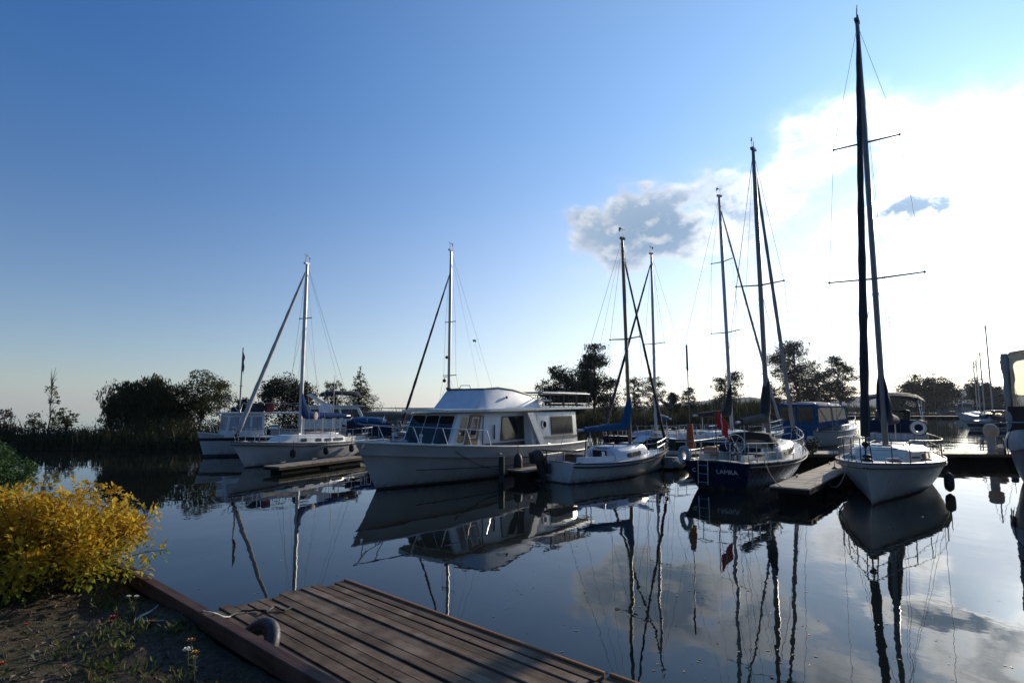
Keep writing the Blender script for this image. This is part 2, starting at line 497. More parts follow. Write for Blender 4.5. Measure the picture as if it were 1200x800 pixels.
def rig(parent, hu, mx, z0, ztop, rake=0.0, spreaders=(), r=0.07, m=None, stays=True, bow=True, furl=None, furl_top=0.95, vane=True,
        bowx=None, bowz=None, furl_r=0.06, sternx=None, jump=0.0, stern_z=None, back=True):
    m = m or M_alu
    top = V((mx - rake, 0, ztop))
    base = V((mx, 0, z0))
    at = lambda z: base.lerp(top, (z - z0) / (ztop - z0))
    mb = MB(); n = 8
    rings = []
    for i in range(n + 1):
        p = base.lerp(top, i / n); rr = r * (1.0 if i < n * 0.75 else 1.0 - 0.3 * (i / n - 0.75) / 0.25)
        rings.append([p + V((rr * 1.35 * math.cos(2 * PI * k / 10), rr * math.sin(2 * PI * k / 10), 0)) for k in range(10)])
    mb.loft(rings); mb.box(top + V((0.02, 0, 0.03)), (r * 4, r * 1.6, 0.09))
    mast = mb.build('mast', m, parent)
    if vane:
        vb = MB(); vb.tube([top + V((0.1, 0, 0.05)), top + V((0.1, 0.02, 0.42))], 0.012)
        vb.tube([top + V((-0.1, 0, 0.40)), top + V((0.25, 0.05, 0.44))], 0.012); vb.box(top + V((-0.12, 0, 0.40)), (0.14, 0.01, 0.09))
        vb.tube([top + V((-0.12, 0, 0.05)), top + V((-0.16, 0, 0.3))], 0.008); vb.ball(top + V((-0.16, 0, 0.32)), 0.035, 8, 5)
        vb.build('wind_vane', M_wire, mast)
    for zz, ln in spreaders:
        sb = MB()
        for sd in (1, -1):
            p = at(zz); q = p + V((-0.12 * ln, sd * ln, 0.05 * ln)); sb.tube([p, q], [0.032, 0.022]); sb.ball(q, 0.04, 6, 4)
        sb.build('spreader', m, mast)
    if not stays: return mast, at
    chain_t = hu.t_at(mx - 0.15)
    for sd in (1, -1):
        ch = hu.edge(chain_t, sd, 0.06, 0)
        pts = [top - V((0, 0, 0.1))]
        for zz, ln in spreaders[::-1]: pts.append(at(zz) + V((-0.12 * ln, sd * ln, 0.05 * ln)))
        MB().tube(pts + [ch], 0.0065, 5).build('shroud', M_wire, parent)
        if spreaders:
            lo = spreaders[0][0]
            lb = MB(); lb.tube([at(lo - 0.1), hu.edge(hu.t_at(mx + 0.45), sd, 0.08, 0)], 0.005, 5)
            lb.tube([at(lo - 0.1), hu.edge(hu.t_at(mx - 0.7), sd, 0.08, 0)], 0.005, 5); lb.build('lower_shroud', M_wire, parent)
    bx = V((bowx, 0, bowz)) if bowx is not None else hu.edge(0.985, 1, 0, 0.05) * V((1, 0, 1))
    if bow:
        ft = at(z0 + (ztop - z0) * furl_top)
        if furl:
            fb_ = MB(); pts = []; rr = []
            d = ft - bx
            for i in range(25):
                f = 0.045 + 0.93 * i / 24
                pts.append(bx + d * f)
                rr.append(furl_r * (0.55 + 0.75 * (1 - f) ** 0.6 if f < 0.9 else 0.55) * (1 + 0.10 * math.sin(i * 2.3)))
            fb_.tube(pts, rr, 8); fb_.build('furled_sail', furl, parent)
            MB().tube([bx, bx + d * 0.045], [0.02, 0.02]).ball(bx + d * 0.03, 0.09, 8, 6, (1, 1, 0.8)).build('furling_drum', M_black, parent)
            MB().tube([bx + d * 0.97, ft], 0.008, 5).build('forestay', M_wire, parent)
        else:
            MB().tube([bx, ft], 0.0065, 5).build('forestay', M_wire, parent)
    if back:
        sx = hu.edge(0.0, 1, 0, 0) * V((1, 0, 1))
        if sternx is not None: sx = V((sternx, 0, stern_z or 1.0))
        MB().tube([top, sx], 0.0065, 5).build('backstay', M_wire, parent)
    return mast, at

def boom_cover(parent, base, aft, m, m_boom=None, up=1.1, fat=0.2, seedv=0, drop=0.0, boom_ext=0.25):
    """boom with a canvas cover: tall round the mast, thin at the aft end"""
    base, aft = V(base), V(aft)
    d = (aft - base)
    MB().tube([base, aft + d.normalized() * boom_ext], 0.05, 8).build('boom', m_boom or M_alu, parent)
    rnd = random.Random(seedv)
    rings = []; n = 18
    for i in range(n + 1):
        f = -0.035 + 1.0 * i / n
        p = base + d * f
        hh = fat * (1.35 - 0.75 * f) + up * max(0.0, 1 - (f + 0.035) / 0.2) ** 1.6
        ww = fat * (0.85 - 0.40 * f) * (0.75 if f < 0.02 else 1)
        hh *= 1 + rnd.uniform(-0.05, 0.05); ww *= 1 + rnd.uniform(-0.08, 0.08)
        sag = -fat * 0.5 - drop * math.sin(PI * min(1, max(0, f)))
        rings.append([p + V((0, ww * math.cos(2 * PI * k / 12), 0.5 * (sag + hh) + 0.5 * (hh - sag) * math.sin(2 * PI * k / 12))) for k in range(12)])
    return MB().loft(rings).build('sail_cover', m, parent, 60)

def outboard(parent, p, m=None, tilt=0.0, s=1.0):
    p = V(p); rot = Matrix.Rotation(tilt, 3, 'Y')
    q = lambda x, y, z: p + rot @ V((x * s, y * s, z * s))
    cb = MB(); cb.box(q(-0.14, 0, 0.28), (0.44 * s, 0.28 * s, 0.32 * s), rot, 0.8); cb.bevel(0.05 * s)
    cowl = cb.build('outboard_motor', m or M_black, parent)
    lb = MB(); lb.box(q(-0.10, 0, -0.15), (0.16 * s, 0.12 * s, 0.62 * s), rot); lb.box(q(-0.16, 0, -0.42), (0.34 * s, 0.22 * s, 0.02 * s), rot)
    lb.box(q(-0.12, 0, -0.58), (0.12 * s, 0.06 * s, 0.36 * s), rot); lb.box(q(0.05, 0, 0.02), (0.14 * s, 0.22 * s, 0.26 * s), rot)
    lb.build('lower_unit', M_black, cowl)
    return cowl

def ladder(parent, p, w, h, out, m=None, n=4):
    p = V(p); mb = MB(); o = V(out)
    a = p + V((0, w / 2, 0)); b = p - V((0, w / 2, 0))
    if abs(o.y) > abs(o.x): a = p + V((w / 2, 0, 0)); b = p - V((w / 2, 0, 0))
    for q in (a, b): mb.tube([q, q + V((0, 0, -h)) + o * 0.1], 0.013)
    for i in range(n):
        f = (i + 0.7) / n
        mb.tube([a + V((0, 0, -h * f)) + o * 0.1 * f, b + V((0, 0, -h * f)) + o * 0.1 * f], 0.012)
    return mb.build('boarding_ladder', m or M_steel, parent)

def frustum(lo, hi, parent, name, m, bev=0.04):
    """lo, hi = (x0, x1, halfwidth, z); returns object and side quads as seen from outside"""
    a = [V((lo[0], -lo[2], lo[3])), V((lo[1], -lo[2], lo[3])), V((lo[1], lo[2], lo[3])), V((lo[0], lo[2], lo[3]))]
    b = [V((hi[0], -hi[2], hi[3])), V((hi[1], -hi[2], hi[3])), V((hi[1], hi[2], hi[3])), V((hi[0], hi[2], hi[3]))]
    mb = MB().hexa(a, b)
    if bev: mb.bevel(bev, 3)
    o = mb.build(name, m, parent)
    q = {'front': (a[1], a[2], b[2], b[1]), 'port': (a[2], a[3], b[3], b[2]), 'aft': (a[3], a[0], b[0], b[3]), 'star': (a[0], a[1], b[1], b[0])}
    return o, q

def window(q, u0, u1, v0, v1, parent, m=None, rad=0.05, frame=None, name='window', t=0.012):
    if frame:
        fr = MB().panel(q, u0 - 0.012, u1 + 0.012, v0 - 0.03, v1 + 0.03, 0.010, rad * 1.2).build('window_frame', frame, parent)
        return MB().panel(q, u0, u1, v0, v1, t + 0.008, rad).build(name, m or M_darkglass, fr)
    return MB().panel(q, u0, u1, v0, v1, t, rad).build(name, m or M_darkglass, parent)

def arch_top(parent, x0, x1, w, z, crown, m, name='bimini_top', t=0.035, droop=0.1, nx=8, ny=10, edge=0.12, zx=0.0):
    mb = MB(); rings = []
    for i in range(nx + 1):
        f = i / nx; x = x0 + (x1 - x0) * f
        zc = z + zx * (f - 0.5) + crown * 0.6 * math.sin(PI * f) - (droop if i in (0, nx) else 0)
        up = []; dn = []
        for j in range(ny + 1):
            g = -1 + 2 * j / ny
            zz = zc + crown * (1 - g * g) - edge * max(0, abs(g) - 0.86) / 0.14
            up.append(V((x, g * w, zz))); dn.append(V((x, g * w * 0.985, zz - t)))
        rings.append(up + dn[::-1])
    mb.loft(rings)
    return mb.build(name, m, parent, 50)

def hoop(parent, x, w, z0, z1, xt=None, r=0.014, name='bimini_frame', m=None):
    xt = x if xt is None else xt
    pts = [V((x, w, z0)), V((xt, w * 0.98, z1 - 0.12)), V((xt, w * 0.85, z1)), V((xt, 0, z1 + 0.05)), V((xt, -w * 0.85, z1)), V((xt, -w * 0.98, z1 - 0.12)), V((x, -w, z0))]
    return MB().tube(pts, r).build(name, m or M_steel, parent)

def windshield(parent, xb, xt, wb, wt, z0, z1, back, m_frame=None, m_glass=None):
    """front pane and two side panes raked aft; back = length of the side panes"""
    A = V((xb, -wb, z0)); B_ = V((xb, wb, z0)); C_ = V((xt, wt, z1)); D_ = V((xt, -wt, z1))
    pb = V((xb - back, wb * 1.12, z0)); pt = V((xt - back, wt * 1.12, z1 - 0.06))
    sb = V((pb.x, -pb.y, pb.z)); st = V((pt.x, -pt.y, pt.z))
    fb_ = MB()
    for p, q in ((A, B_), (C_, D_), (A, D_), (B_, C_), (B_, pb), (C_, pt), (A, sb), (D_, st), (pb, pt), (sb, st), ((A + B_) / 2, (C_ + D_) / 2)):
        fb_.tube([p, q], 0.022)
    fr = fb_.build('windshield', m_frame or M_alu, parent)
    for q in ((A, B_, C_, D_), (B_, pb, pt, C_), (sb, A, D_, st)):
        MB().panel(q, 0.0, 1.0, 0.0, 1.0, 0.008).build('pane', m_glass or M_glass, fr)
    return fr

def bow_rail(hu, parent, t0, t1, h=0.55, m=None, n=5, r=0.014, mid=True):
    mb = MB()
    loop = [hu.edge(t0 + (t1 - t0) * i / 12, 1, 0.08, h) for i in range(13)]
    pts = loop + [V((loop[-1].x + 0.15, 0, loop[-1].z + 0.03))] + [V((p.x, -p.y, p.z)) for p in loop[::-1]]
    mb.tube(pts, r)
    o = mb.build('bow_rail', m or M_steel, parent)
    for sd in (1, -1):
        for i in range(n):
            t = t0 + (t1 - t0) * (i + 0.02) / (n - 0.6)
            MB().tube([hu.edge(t - 0.015, sd, 0.05, 0), hu.edge(min(t, t1), sd, 0.08, h)], r * 0.9).build('rail_post', m or M_steel, o)
    return o

def lettering(text, size, parent, loc, rot, m, name='name_lettering', depth=0.004):
    cu = bpy.data.curves.new(name, 'FONT'); cu.body = text; cu.size = size; cu.extrude = depth; cu.align_x = 'CENTER'; cu.align_y = 'CENTER'
    o = bpy.data.objects.new(name, cu); COL.objects.link(o)
    me = bpy.data.meshes.new_from_object(o.evaluated_get(bpy.context.evaluated_depsgraph_get()))
    bpy.data.objects.remove(o)
    o = bpy.data.objects.new(name, me); COL.objects.link(o); me.materials.clear(); me.materials.append(m)
    o.parent = parent; o.location = loc; o.rotation_euler = rot
    return o

def fender(p, label, h=0.6, r=0.13, m=None, top=0.5, group='fenders hung over hull sides'):
    p = V(p)
    root = empty('boat_fender', p, 0, label, 'fender', group)
    pr = []
    for i in range(9):
        f = i / 8; z = h * (0.5 - f)
        rr = r * math.sqrt(max(0.04, 1 - abs(2 * f - 1) ** 4))
        pr.append([V((rr * math.cos(2 * PI * k / 12), rr * math.sin(2 * PI * k / 12), z)) for k in range(12)])
    MB().loft(pr).build('fender_body', m or M_black, root, 60)
    MB().tube([V((0, 0, h / 2 - 0.02)), V((0, 0, h / 2 + top))], 0.012).build('lanyard', M_darkrope, root)
    return root

def rope(name, pts, label, m=None, r=0.012, sag=0.0, cat='rope', group=None):
    pts = [V(p) for p in pts]
    if sag:
        a, b = pts[0], pts[-1]
        pts = [a.lerp(b, i / 14) - V((0, 0, sag * 4 * (i / 14) * (1 - i / 14))) for i in range(15)]
    o = MB().tube(pts, r, 6).build(name, m or M_whiterope)
    return tag(o, label, cat, group)

# ------------------------------------------------------------------ sky, sun, camera
def build_world():
    w = bpy.data.worlds.new('World'); sc.world = w; w.use_nodes = True
    t = NT(w.node_tree); bg = w.node_tree.nodes['Background']
    sky = t.n('ShaderNodeTexSky', sky_type='NISHITA', sun_disc=False)
    sky.sun_elevation = SUN_EL; sky.sun_rotation = SUN_AZ
    sky.dust_density = 0.3; sky.ozone_density = 3.5; sky.air_density = 1.0; sky.altitude = 100
    d = t.vm('NORMALIZE', t.n('ShaderNodeTexCoord').outputs['Generated'])
    sx = t.n('ShaderNodeSeparateXYZ'); t.put(sx.inputs[0], d)
    x, y, z = sx.outputs
    a = t.m('ARCTAN2', x, y); e = t.m('ARCSINE', z)
    def scaled(colour, f):
        o = t.vm('SCALE', colour); t.put(o.node.inputs[3], f); return o
    tint = t.mix(t.mapr(e, 0.02, 0.62, 0, 1, 'SMOOTHSTEP'), (0.86, 0.90, 1.02, 1), (0.54, 1.06, 1.54, 1))
    col = t.mix(1.0, sky.outputs[0], tint, 'MULTIPLY')
    # sky behind the camera dimmed to weaken the fill light on the hulls
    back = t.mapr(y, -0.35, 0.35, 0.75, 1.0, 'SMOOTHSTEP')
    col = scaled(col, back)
    def blob(px, py, sa, se, k, rot=0.0):
        r = V((lambda q: (q[0], 1.0, q[1]))(ray(px, py))).normalized()
        a0, e0 = math.atan2(r.x, r.y), math.asin(r.z)
        da = t.m('SUBTRACT', a, a0); de = t.m('SUBTRACT', e, e0)
        c_, s_ = math.cos(R(rot)), math.sin(R(rot))
        u = t.m('ADD', t.m('MULTIPLY', da, c_), t.m('MULTIPLY', de, s_)); v = t.m('SUBTRACT', t.m('MULTIPLY', de, c_), t.m('MULTIPLY', da, s_))
        q = t.m('ADD', t.m('POWER', t.m('ABSOLUTE', t.m('DIVIDE', u, R(sa))), 2.0), t.m('POWER', t.m('ABSOLUTE', t.m('DIVIDE', v, R(se))), 2.0))
        return t.m('MULTIPLY', t.m('EXPONENT', t.m('MULTIPLY', q, -1.0)), k)
    # aureole of the hazy air round the sun, and the thin veil of cloud before it
    cosg = t.vm('DOT_PRODUCT', d, tuple(SUN_DIR), out=1)
    cg = t.m('MAXIMUM', cosg, 0.0)
    glow = t.m('ADD', t.m('MULTIPLY', t.m('POWER', cg, 3.4), GLOW[0]), t.m('ADD', t.m('MULTIPLY', t.m('POWER', cg, 45.0), GLOW[1]), t.m('MULTIPLY', t.m('POWER', cg, 500.0), GLOW[2])))
    glow = t.m('ADD', glow, blob(980, 370, 30, 10.0, GLOW[3]))
    lowband = t.mapr(e, 0.0, 0.46, 1.0, 0.0, 'SMOOTHSTEP')
    gl = t.mix(lowband, (0.72, 0.93, 0.97, 1), (1.10, 0.97, 0.84, 1))
    col = t.mix(1.0, col, scaled(gl, glow), 'ADD')
    # pale haze low over the lake
    hz = t.m('MULTIPLY', t.m('POWER', t.m('SUBTRACT', 1.0, t.m('MAXIMUM', e, 0.0), clamp=True), 5.0), t.m('ADD', HAZE[0], t.m('MULTIPLY', t.m('POWER', cg, 3.0), HAZE[1])))
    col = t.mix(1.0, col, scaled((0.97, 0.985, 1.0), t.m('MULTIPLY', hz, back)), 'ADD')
    # clouds
    mp = t.n('ShaderNodeMapping'); t.put(mp.inputs[0], d); mp.inputs['Scale'].default_value = (1, 1, 1.5)
    def field(v): return t.m('ADD', t.m('MULTIPLY', t.noise(v, 9.0, 4, 0.55), 0.74), t.m('MULTIPLY', t.noise(v, 26.0, 8, 0.60), 0.26))
    f1 = field(mp.outputs[0]); f2 = field(t.vm('ADD', mp.outputs[0], (-0.006, 0.0, 0.016)))
    lit = t.mapr(t.m('SUBTRACT', f1, f2), -0.035, 0.075, 0, 1, 'SMOOTHSTEP')
    fbm = t.m('MULTIPLY', t.m('SUBTRACT', f1, 0.5), 3.4)
    masks = [blob(766, 272, 8.0, 3.9, 1.35, 2), blob(850, 236, 6.0, 3.6, 0.98, 24), blob(930, 190, 8.0, 3.8, 0.92, 18), blob(1065, 247, 6.0, 1.7, 1.2),
             blob(930, 245, 13, 6.0, 0.66), blob(1010, 150, 5, 2.5, 0.7), blob(1000, 320, 16, 3.6, 0.60), blob(1160, 205, 10, 6, 0.80), blob(690, 256, 3.0, 1.6, 0.9), blob(756, 218, 1.3, 0.8, 0.62), blob(497, 338, 2.6, 0.55, 0.48)]
    ms = masks[0]
    for q in masks[1:]: ms = t.m('MAXIMUM', ms, q)
    dens = t.m('ADD', t.m('SUBTRACT', ms, 0.52), t.m('MULTIPLY', fbm, t.m('MINIMUM', t.m('MULTIPLY', ms, 1.6), 0.85)))
    cov = t.mapr(dens, -0.12, 0.30, 0, 1, 'SMOOTHSTEP')
    core = t.mapr(dens, 0.02, 0.42, 0, 1, 'SMOOTHSTEP')
    core = t.m('MULTIPLY', core, t.m('SUBTRACT', 1.05, t.m('MULTIPLY', lit, 0.45)), clamp=True)
    dm = t.m('MAXIMUM', blob(775, 278, 9, 4.5, 1.0), blob(1065, 250, 8, 3, 1.0)); core = t.m('MULTIPLY', core, t.m('ADD', 0.62, t.m('MULTIPLY', dm, 0.42), clamp=True))
    near = t.m('POWER', cg, 30.0)
    rim = scaled((1.0, 0.965, 0.90), t.m('ADD', t.m('ADD', 6.8, t.m('MULTIPLY', lit, 3.2)), t.m('MULTIPLY', near, 40.0)))
    drk = scaled((0.60, 0.86, 1.20), t.m('ADD', 4.7, t.m('MULTIPLY', near, 1.6)))
    cc = t.mix(core, rim, drk)
    soft = t.mapr(dens, -0.42, 0.62, 0, 1, 'SMOOTHSTEP'); edge_ = t.m('MAXIMUM', blob(760, 270, 13, 6, 1.0), blob(1065, 250, 7, 3, 1.0))
    cov = t.m('ADD', t.m('MULTIPLY', cov, t.m('ADD', 0.38, t.m('MULTIPLY', edge_, 0.62), clamp=True)), t.m('MULTIPLY', soft, t.m('SUBTRACT', 0.62, t.m('MULTIPLY', edge_, 0.62), clamp=True)))
    solid = t.m('MAXIMUM', t.m('MAXIMUM', blob(760, 270, 10, 5, 1.0), blob(1065, 250, 7, 3, 1.0)), near)
    col = t.mix(t.m('MULTIPLY', cov, t.m('ADD', 0.58, t.m('MULTIPLY', solid, 0.36), clamp=True)), col, cc)
    t.put(bg.inputs[0], col)
    bg.inputs[1].default_value = 0.1
GLOW = (4.2, 1.0, 26.0, 1.5); HAZE = (1.5, 2.9)
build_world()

sun = bpy.data.lights.new('sun', 'SUN'); sun.energy = 4.6; sun.angle = R(0.6); sun.color = (1.0, 0.88, 0.70)
so = bpy.data.objects.new('sun', sun); COL.objects.link(so)
so.rotation_euler = (-SUN_DIR).to_track_quat('-Z', 'Y').to_euler(); so.location = SUN_DIR * 60

cam = bpy.data.cameras.new('camera'); cam.lens = 36 * FOC / 1200; cam.sensor_width = 36; cam.clip_start = 0.05; cam.clip_end = 20000
co = bpy.data.objects.new('camera', cam); COL.objects.link(co)
co.location = (0, 0, EYE); co.rotation_euler = (PI / 2 + TILT, 0, 0); sc.camera = co
sc.view_settings.view_transform = 'Standard'; sc.view_settings.look = 'None'; sc.view_settings.exposure = 0; sc.view_settings.gamma = 1
sc.view_settings.use_curve_mapping = False
sc.cycles.use_denoising = True
sc.cycles.max_bounces = 8; sc.cycles.transparent_max_bounces = 12
sc.cycles.caustics_reflective = False; sc.cycles.caustics_refractive = False

# ------------------------------------------------------------------ water, land, hills
def build_water():
    m, nt, b = new_mat('harbour water')
    b.inputs['Base Color'].default_value = (0.008, 0.011, 0.010, 1)
    b.inputs['Roughness'].default_value = 0.012
    b.inputs['IOR'].default_value = 1.32
    tc = nt.n('ShaderNodeTexCoord').outputs['Object']
    mp = nt.n('ShaderNodeMapping'); nt.put(mp.inputs[0], tc); mp.inputs['Scale'].default_value = (1, 0.75, 1); mp.inputs['Rotation'].default_value = (0, 0, 0.5)
    n1 = nt.noise(mp.outputs[0], 0.45, 2, 0.5); n2 = nt.noise(mp.outputs[0], 2.2, 3, 0.55)
    patch = nt.mapr(nt.noise(tc, 0.09, 3), 0.42, 0.62, 0.15, 1.0)
    h = nt.m('ADD', nt.m('MULTIPLY', n1, 0.013), nt.m('MULTIPLY', nt.m('MULTIPLY', n2, patch), 0.0034))
    bp = nt.n('ShaderNodeBump'); bp.inputs['Strength'].default_value = 1.0; bp.inputs['Distance'].default_value = 1.0
    nt.put(bp.inputs['Height'], h); nt.put(b.inputs['Normal'], bp.outputs[0])
    S = 4400
    o = raw_mesh('water', [(-S, -S, 0), (S, -S, 0), (S, S, 0), (-S, S, 0)], [(0, 1, 2, 3)], m)
    o['kind'] = 'structure'
build_water()

def ground_mat(name, cols, scale=3.0):
    if name in MATS: return MATS[name]
    m, nt, b = new_mat(name)
    tc = nt.n('ShaderNodeTexCoord').outputs['Object']
    n1 = nt.noise(tc, scale, 8, 0.65); n2 = nt.noise(tc, scale * 14, 5, 0.7)
    c = nt.ramp(n1, [(0.3 + 0.4 * i / (len(cols) - 1), q) for i, q in enumerate(cols)])
    c = nt.mix(nt.mapr(n2, 0.35, 0.65, 0, 0.6), c, c4([x * 0.4 for x in cols[0]]))
    nt.put(b.inputs['Base Color'], c); b.inputs['Roughness'].default_value = 1.0; b.inputs['Specular IOR Level'].default_value = 0.0
    bp = nt.n('ShaderNodeBump'); bp.inputs['Distance'].default_value = 0.03; nt.put(bp.inputs['Height'], nt.m('ADD', n1, n2)); nt.put(b.inputs['Normal'], bp.outputs[0])
    return m

SPIT = [(-60, 24), (-42, 30.5), (-30, 34), (-18, 36.2), (-12.5, 38), (-9, 42), (-6, 48), (-3, 57), (3, 66), (12, 70), (24, 73), (34, 80), (46, 110), (66, 160), (95, 196), (118, 212), (150, 219), (190, 222), (260, 232), (400, 250)]
SPITW = [9, 9, 9, 10, 11, 12, 12, 14, 18, 22, 30, 40, 70, 120, 300, 900, 1500, 1600, 1600, 1600]
def build_land():
    rnd = random.Random(4)
    pts = []
    for i in range(len(SPIT) - 1):
        a, b = V(SPIT[i] + (0,)), V(SPIT[i + 1] + (0,))
        n = max(2, int((b - a).length / 3)) if i < 11 else 8
        for k in range(n):
            f = k / n; p = a.lerp(b, f); w = SPITW[i] * (1 - f) + SPITW[i + 1] * f
            dr = (b - a).normalized(); nn = V((-dr.y, dr.x, 0))
            pts.append((p + nn * rnd.uniform(-0.4, 0.4), (nn + V((0, 0.35, 0))).normalized(), w))
    rows = []
    for off, z in ((0, -0.4), (0.04, 0.12), (0.10, 0.45), (0.4, 0.62), (0.7, 0.62), (0.9, 0.4), (1.0, -0.4)):
        rows.append([p + d * (w * off) + V((0, 0, z + rnd.uniform(-0.06, 0.06))) for p, d, w in pts])
    vs = [v for r in rows for v in r]; n = len(pts)
    fs = [(r * n + i, r * n + i + 1, (r + 1) * n + i + 1, (r + 1) * n + i) for r in range(len(rows) - 1) for i in range(n - 1)]
    o = raw_mesh('far_shore_terrain', vs, fs, ground_mat('grassy shore', [(0.03, 0.03, 0.016), (0.05, 0.052, 0.022), (0.07, 0.06, 0.03)], 0.4), smooth=True)
    o['kind'] = 'structure'
    # distant hills
    vs, fs = [], []
    N = 160
    for i in range(N + 1):
        px = 700 + 700 * i / N; dd = 2700
        p = dp(px, 476, dd); p.z = 0
        yy = 473.6 - 7 * math.exp(-((px - 880) / 60) ** 2) - 6 * math.exp(-((px - 1010) / 55) ** 2) - 14 * math.exp(-((px - 1140) / 90) ** 2) + 1.6 * mnoise.noise(V((px * 0.05, 3.3, 0))) + 0.7 * mnoise.noise(V((px * 0.21, 1.3, 0)))
        if px < 800: yy = min(yy + (800 - px) * 0.06, 475.6)
        h = EYE + (476 - yy) / FOC * dd
        nrm = V((p.x, p.y, 0)).normalized()
        vs += [p - V((0, 0, 2)), p + nrm * 60 + V((0, 0, h * 0.6)), p + nrm * 110 + V((0, 0, h * 1.17)), p + nrm * 1200 + V((0, 0, h * 0.6)), p + nrm * 1700 - V((0, 0, 2))]
    for i in range(N):
        for k in range(4):
            a = i * 5 + k; fs.append((a, a + 5, a + 6, a + 1))
    o = raw_mesh('hills', vs, fs, ground_mat('wooded hills', [(0.02, 0.03, 0.018), (0.035, 0.05, 0.026), (0.05, 0.06, 0.035)], 0.02), smooth=True)
    o['kind'] = 'structure'
build_land()

# ------------------------------------------------------------------ near bank
ZB = 0.80
B0 = gp(150, 668, 0.9); B1 = gp(380, 800, 0.9)
BE = V((B1.x - B0.x, B1.y - B0.y, 0)).normalized()      # along the edge, away to the right
BN = V((-BE.y, BE.x, 0)) * -1.0                          # towards the land
if BN.dot(V((-1, -1, 0))) < 0: BN = -BN
BO = V((B0.x, B0.y, 0))
def bank(s, t, z=0.0):
    return BO + BE * s + BN * t + V((0, 0, z))
def soil_z(p):
    return ZB + 0.035 * mnoise.noise(V((p.x * 1.3, p.y * 1.3, 0))) + 0.022 * mnoise.noise(V((p.x * 5, p.y * 5, 2))) + 0.012 * mnoise.noise(V((p.x * 14, p.y * 14, 5)))

def build_bank():
    ss = [-26 + 0.5 * i for i in range(38)] + [-7 + 0.05 * i for i in range(260)] + [6 + 0.8 * i for i in range(12)]
    tt = [0.06 + 0.05 * i for i in range(110)] + [5.6 + 0.8 * i for i in range(14)]
    vs = []
    for s in ss:
        for t in tt:
            p = bank(s, t); vs.append((p.x, p.y, soil_z(p) + (0.02 if t < 0.2 else 0)))
    n = len(tt)
    fs = [(i * n + k, i * n + k + 1, (i + 1) * n + k + 1, (i + 1) * n + k) for i in range(len(ss) - 1) for k in range(n - 1)]
    m, nt, b = new_mat('garden soil')
    tc = nt.n('ShaderNodeTexCoord').outputs['Object']
    a = nt.noise(tc, 1.6, 6, 0.6); c = nt.noise(tc, 22, 8, 0.7); vo = nt.n('ShaderNodeTexVoronoi'); nt.put(vo.inputs['Vector'], tc); vo.inputs['Scale'].default_value = 38
    col = nt.ramp(c, [(0.28, (0.030, 0.022, 0.015)), (0.5, (0.090, 0.066, 0.046)), (0.62, (0.13, 0.10, 0.07)), (0.74, (0.22, 0.18, 0.135))])
    col = nt.mix(nt.mapr(a, 0.45, 0.62, 0, 0.65), col, (0.06, 0.066, 0.026, 1))
    chips = nt.mapr(vo.outputs['Distance'], 0.12, 0.30, 1, 0)
    col = nt.mix(nt.m('MULTIPLY', chips, nt.mapr(nt.noise(tc, 7, 3), 0.52, 0.66)), col, (0.15, 0.12, 0.085, 1))
    nt.put(b.inputs['Base Color'], col); b.inputs['Roughness'].default_value = 0.95; b.inputs['Specular IOR Level'].default_value = 0.15
    bp = nt.n('ShaderNodeBump'); bp.inputs['Distance'].default_value = 0.035; bp.inputs['Strength'].default_value = 1
    nt.put(bp.inputs['Height'], nt.m('ADD', c, nt.m('MULTIPLY', chips, 0.3))); nt.put(b.inputs['Normal'], bp.outputs[0])
    o = raw_mesh('bank_ground', vs, fs, m, smooth=True); o['kind'] = 'structure'
    # timber edging with the plank wall below it
    root = empty('timber_edging', bank(0, 0, 0.0), None, 'long red brown timber beam edging the planted bank over the water', 'edging')
    wm = wood_mat('red brown stained timber', (0.125, 0.058, 0.038), (0.055, 0.026, 0.018), (0.19, 0.12, 0.085), 0.7, axis=0)
    ang = math.atan2(BE.y, BE.x); root.rotation_euler = (0, 0, ang)
    side = -1 if (Matrix.Rotation(ang, 3, 'Z') @ V((0, 1, 0))).dot(BN) < 0 else 1
    for x0, x1, dz in ((-9.0, -4.12, -0.01), (-4.1, -0.02, 0.0), (0.0, 4.6, 0.006), (4.62, 9.0, 0.0)):
        MB().box(((x0 + x1) / 2, 0, 0.86 + dz), (x1 - x0, 0.09, 0.12)).bevel(0.006, 1).build('beam', wm, root)
    mb = MB()
    for k in range(4): mb.box((0, -side * 0.012, 0.70 - k * 0.27), (18, 0.06, 0.255))
    mb.build('plank_wall', M_dockside, root)
    return ang, side
ANG, SIDE = build_bank()

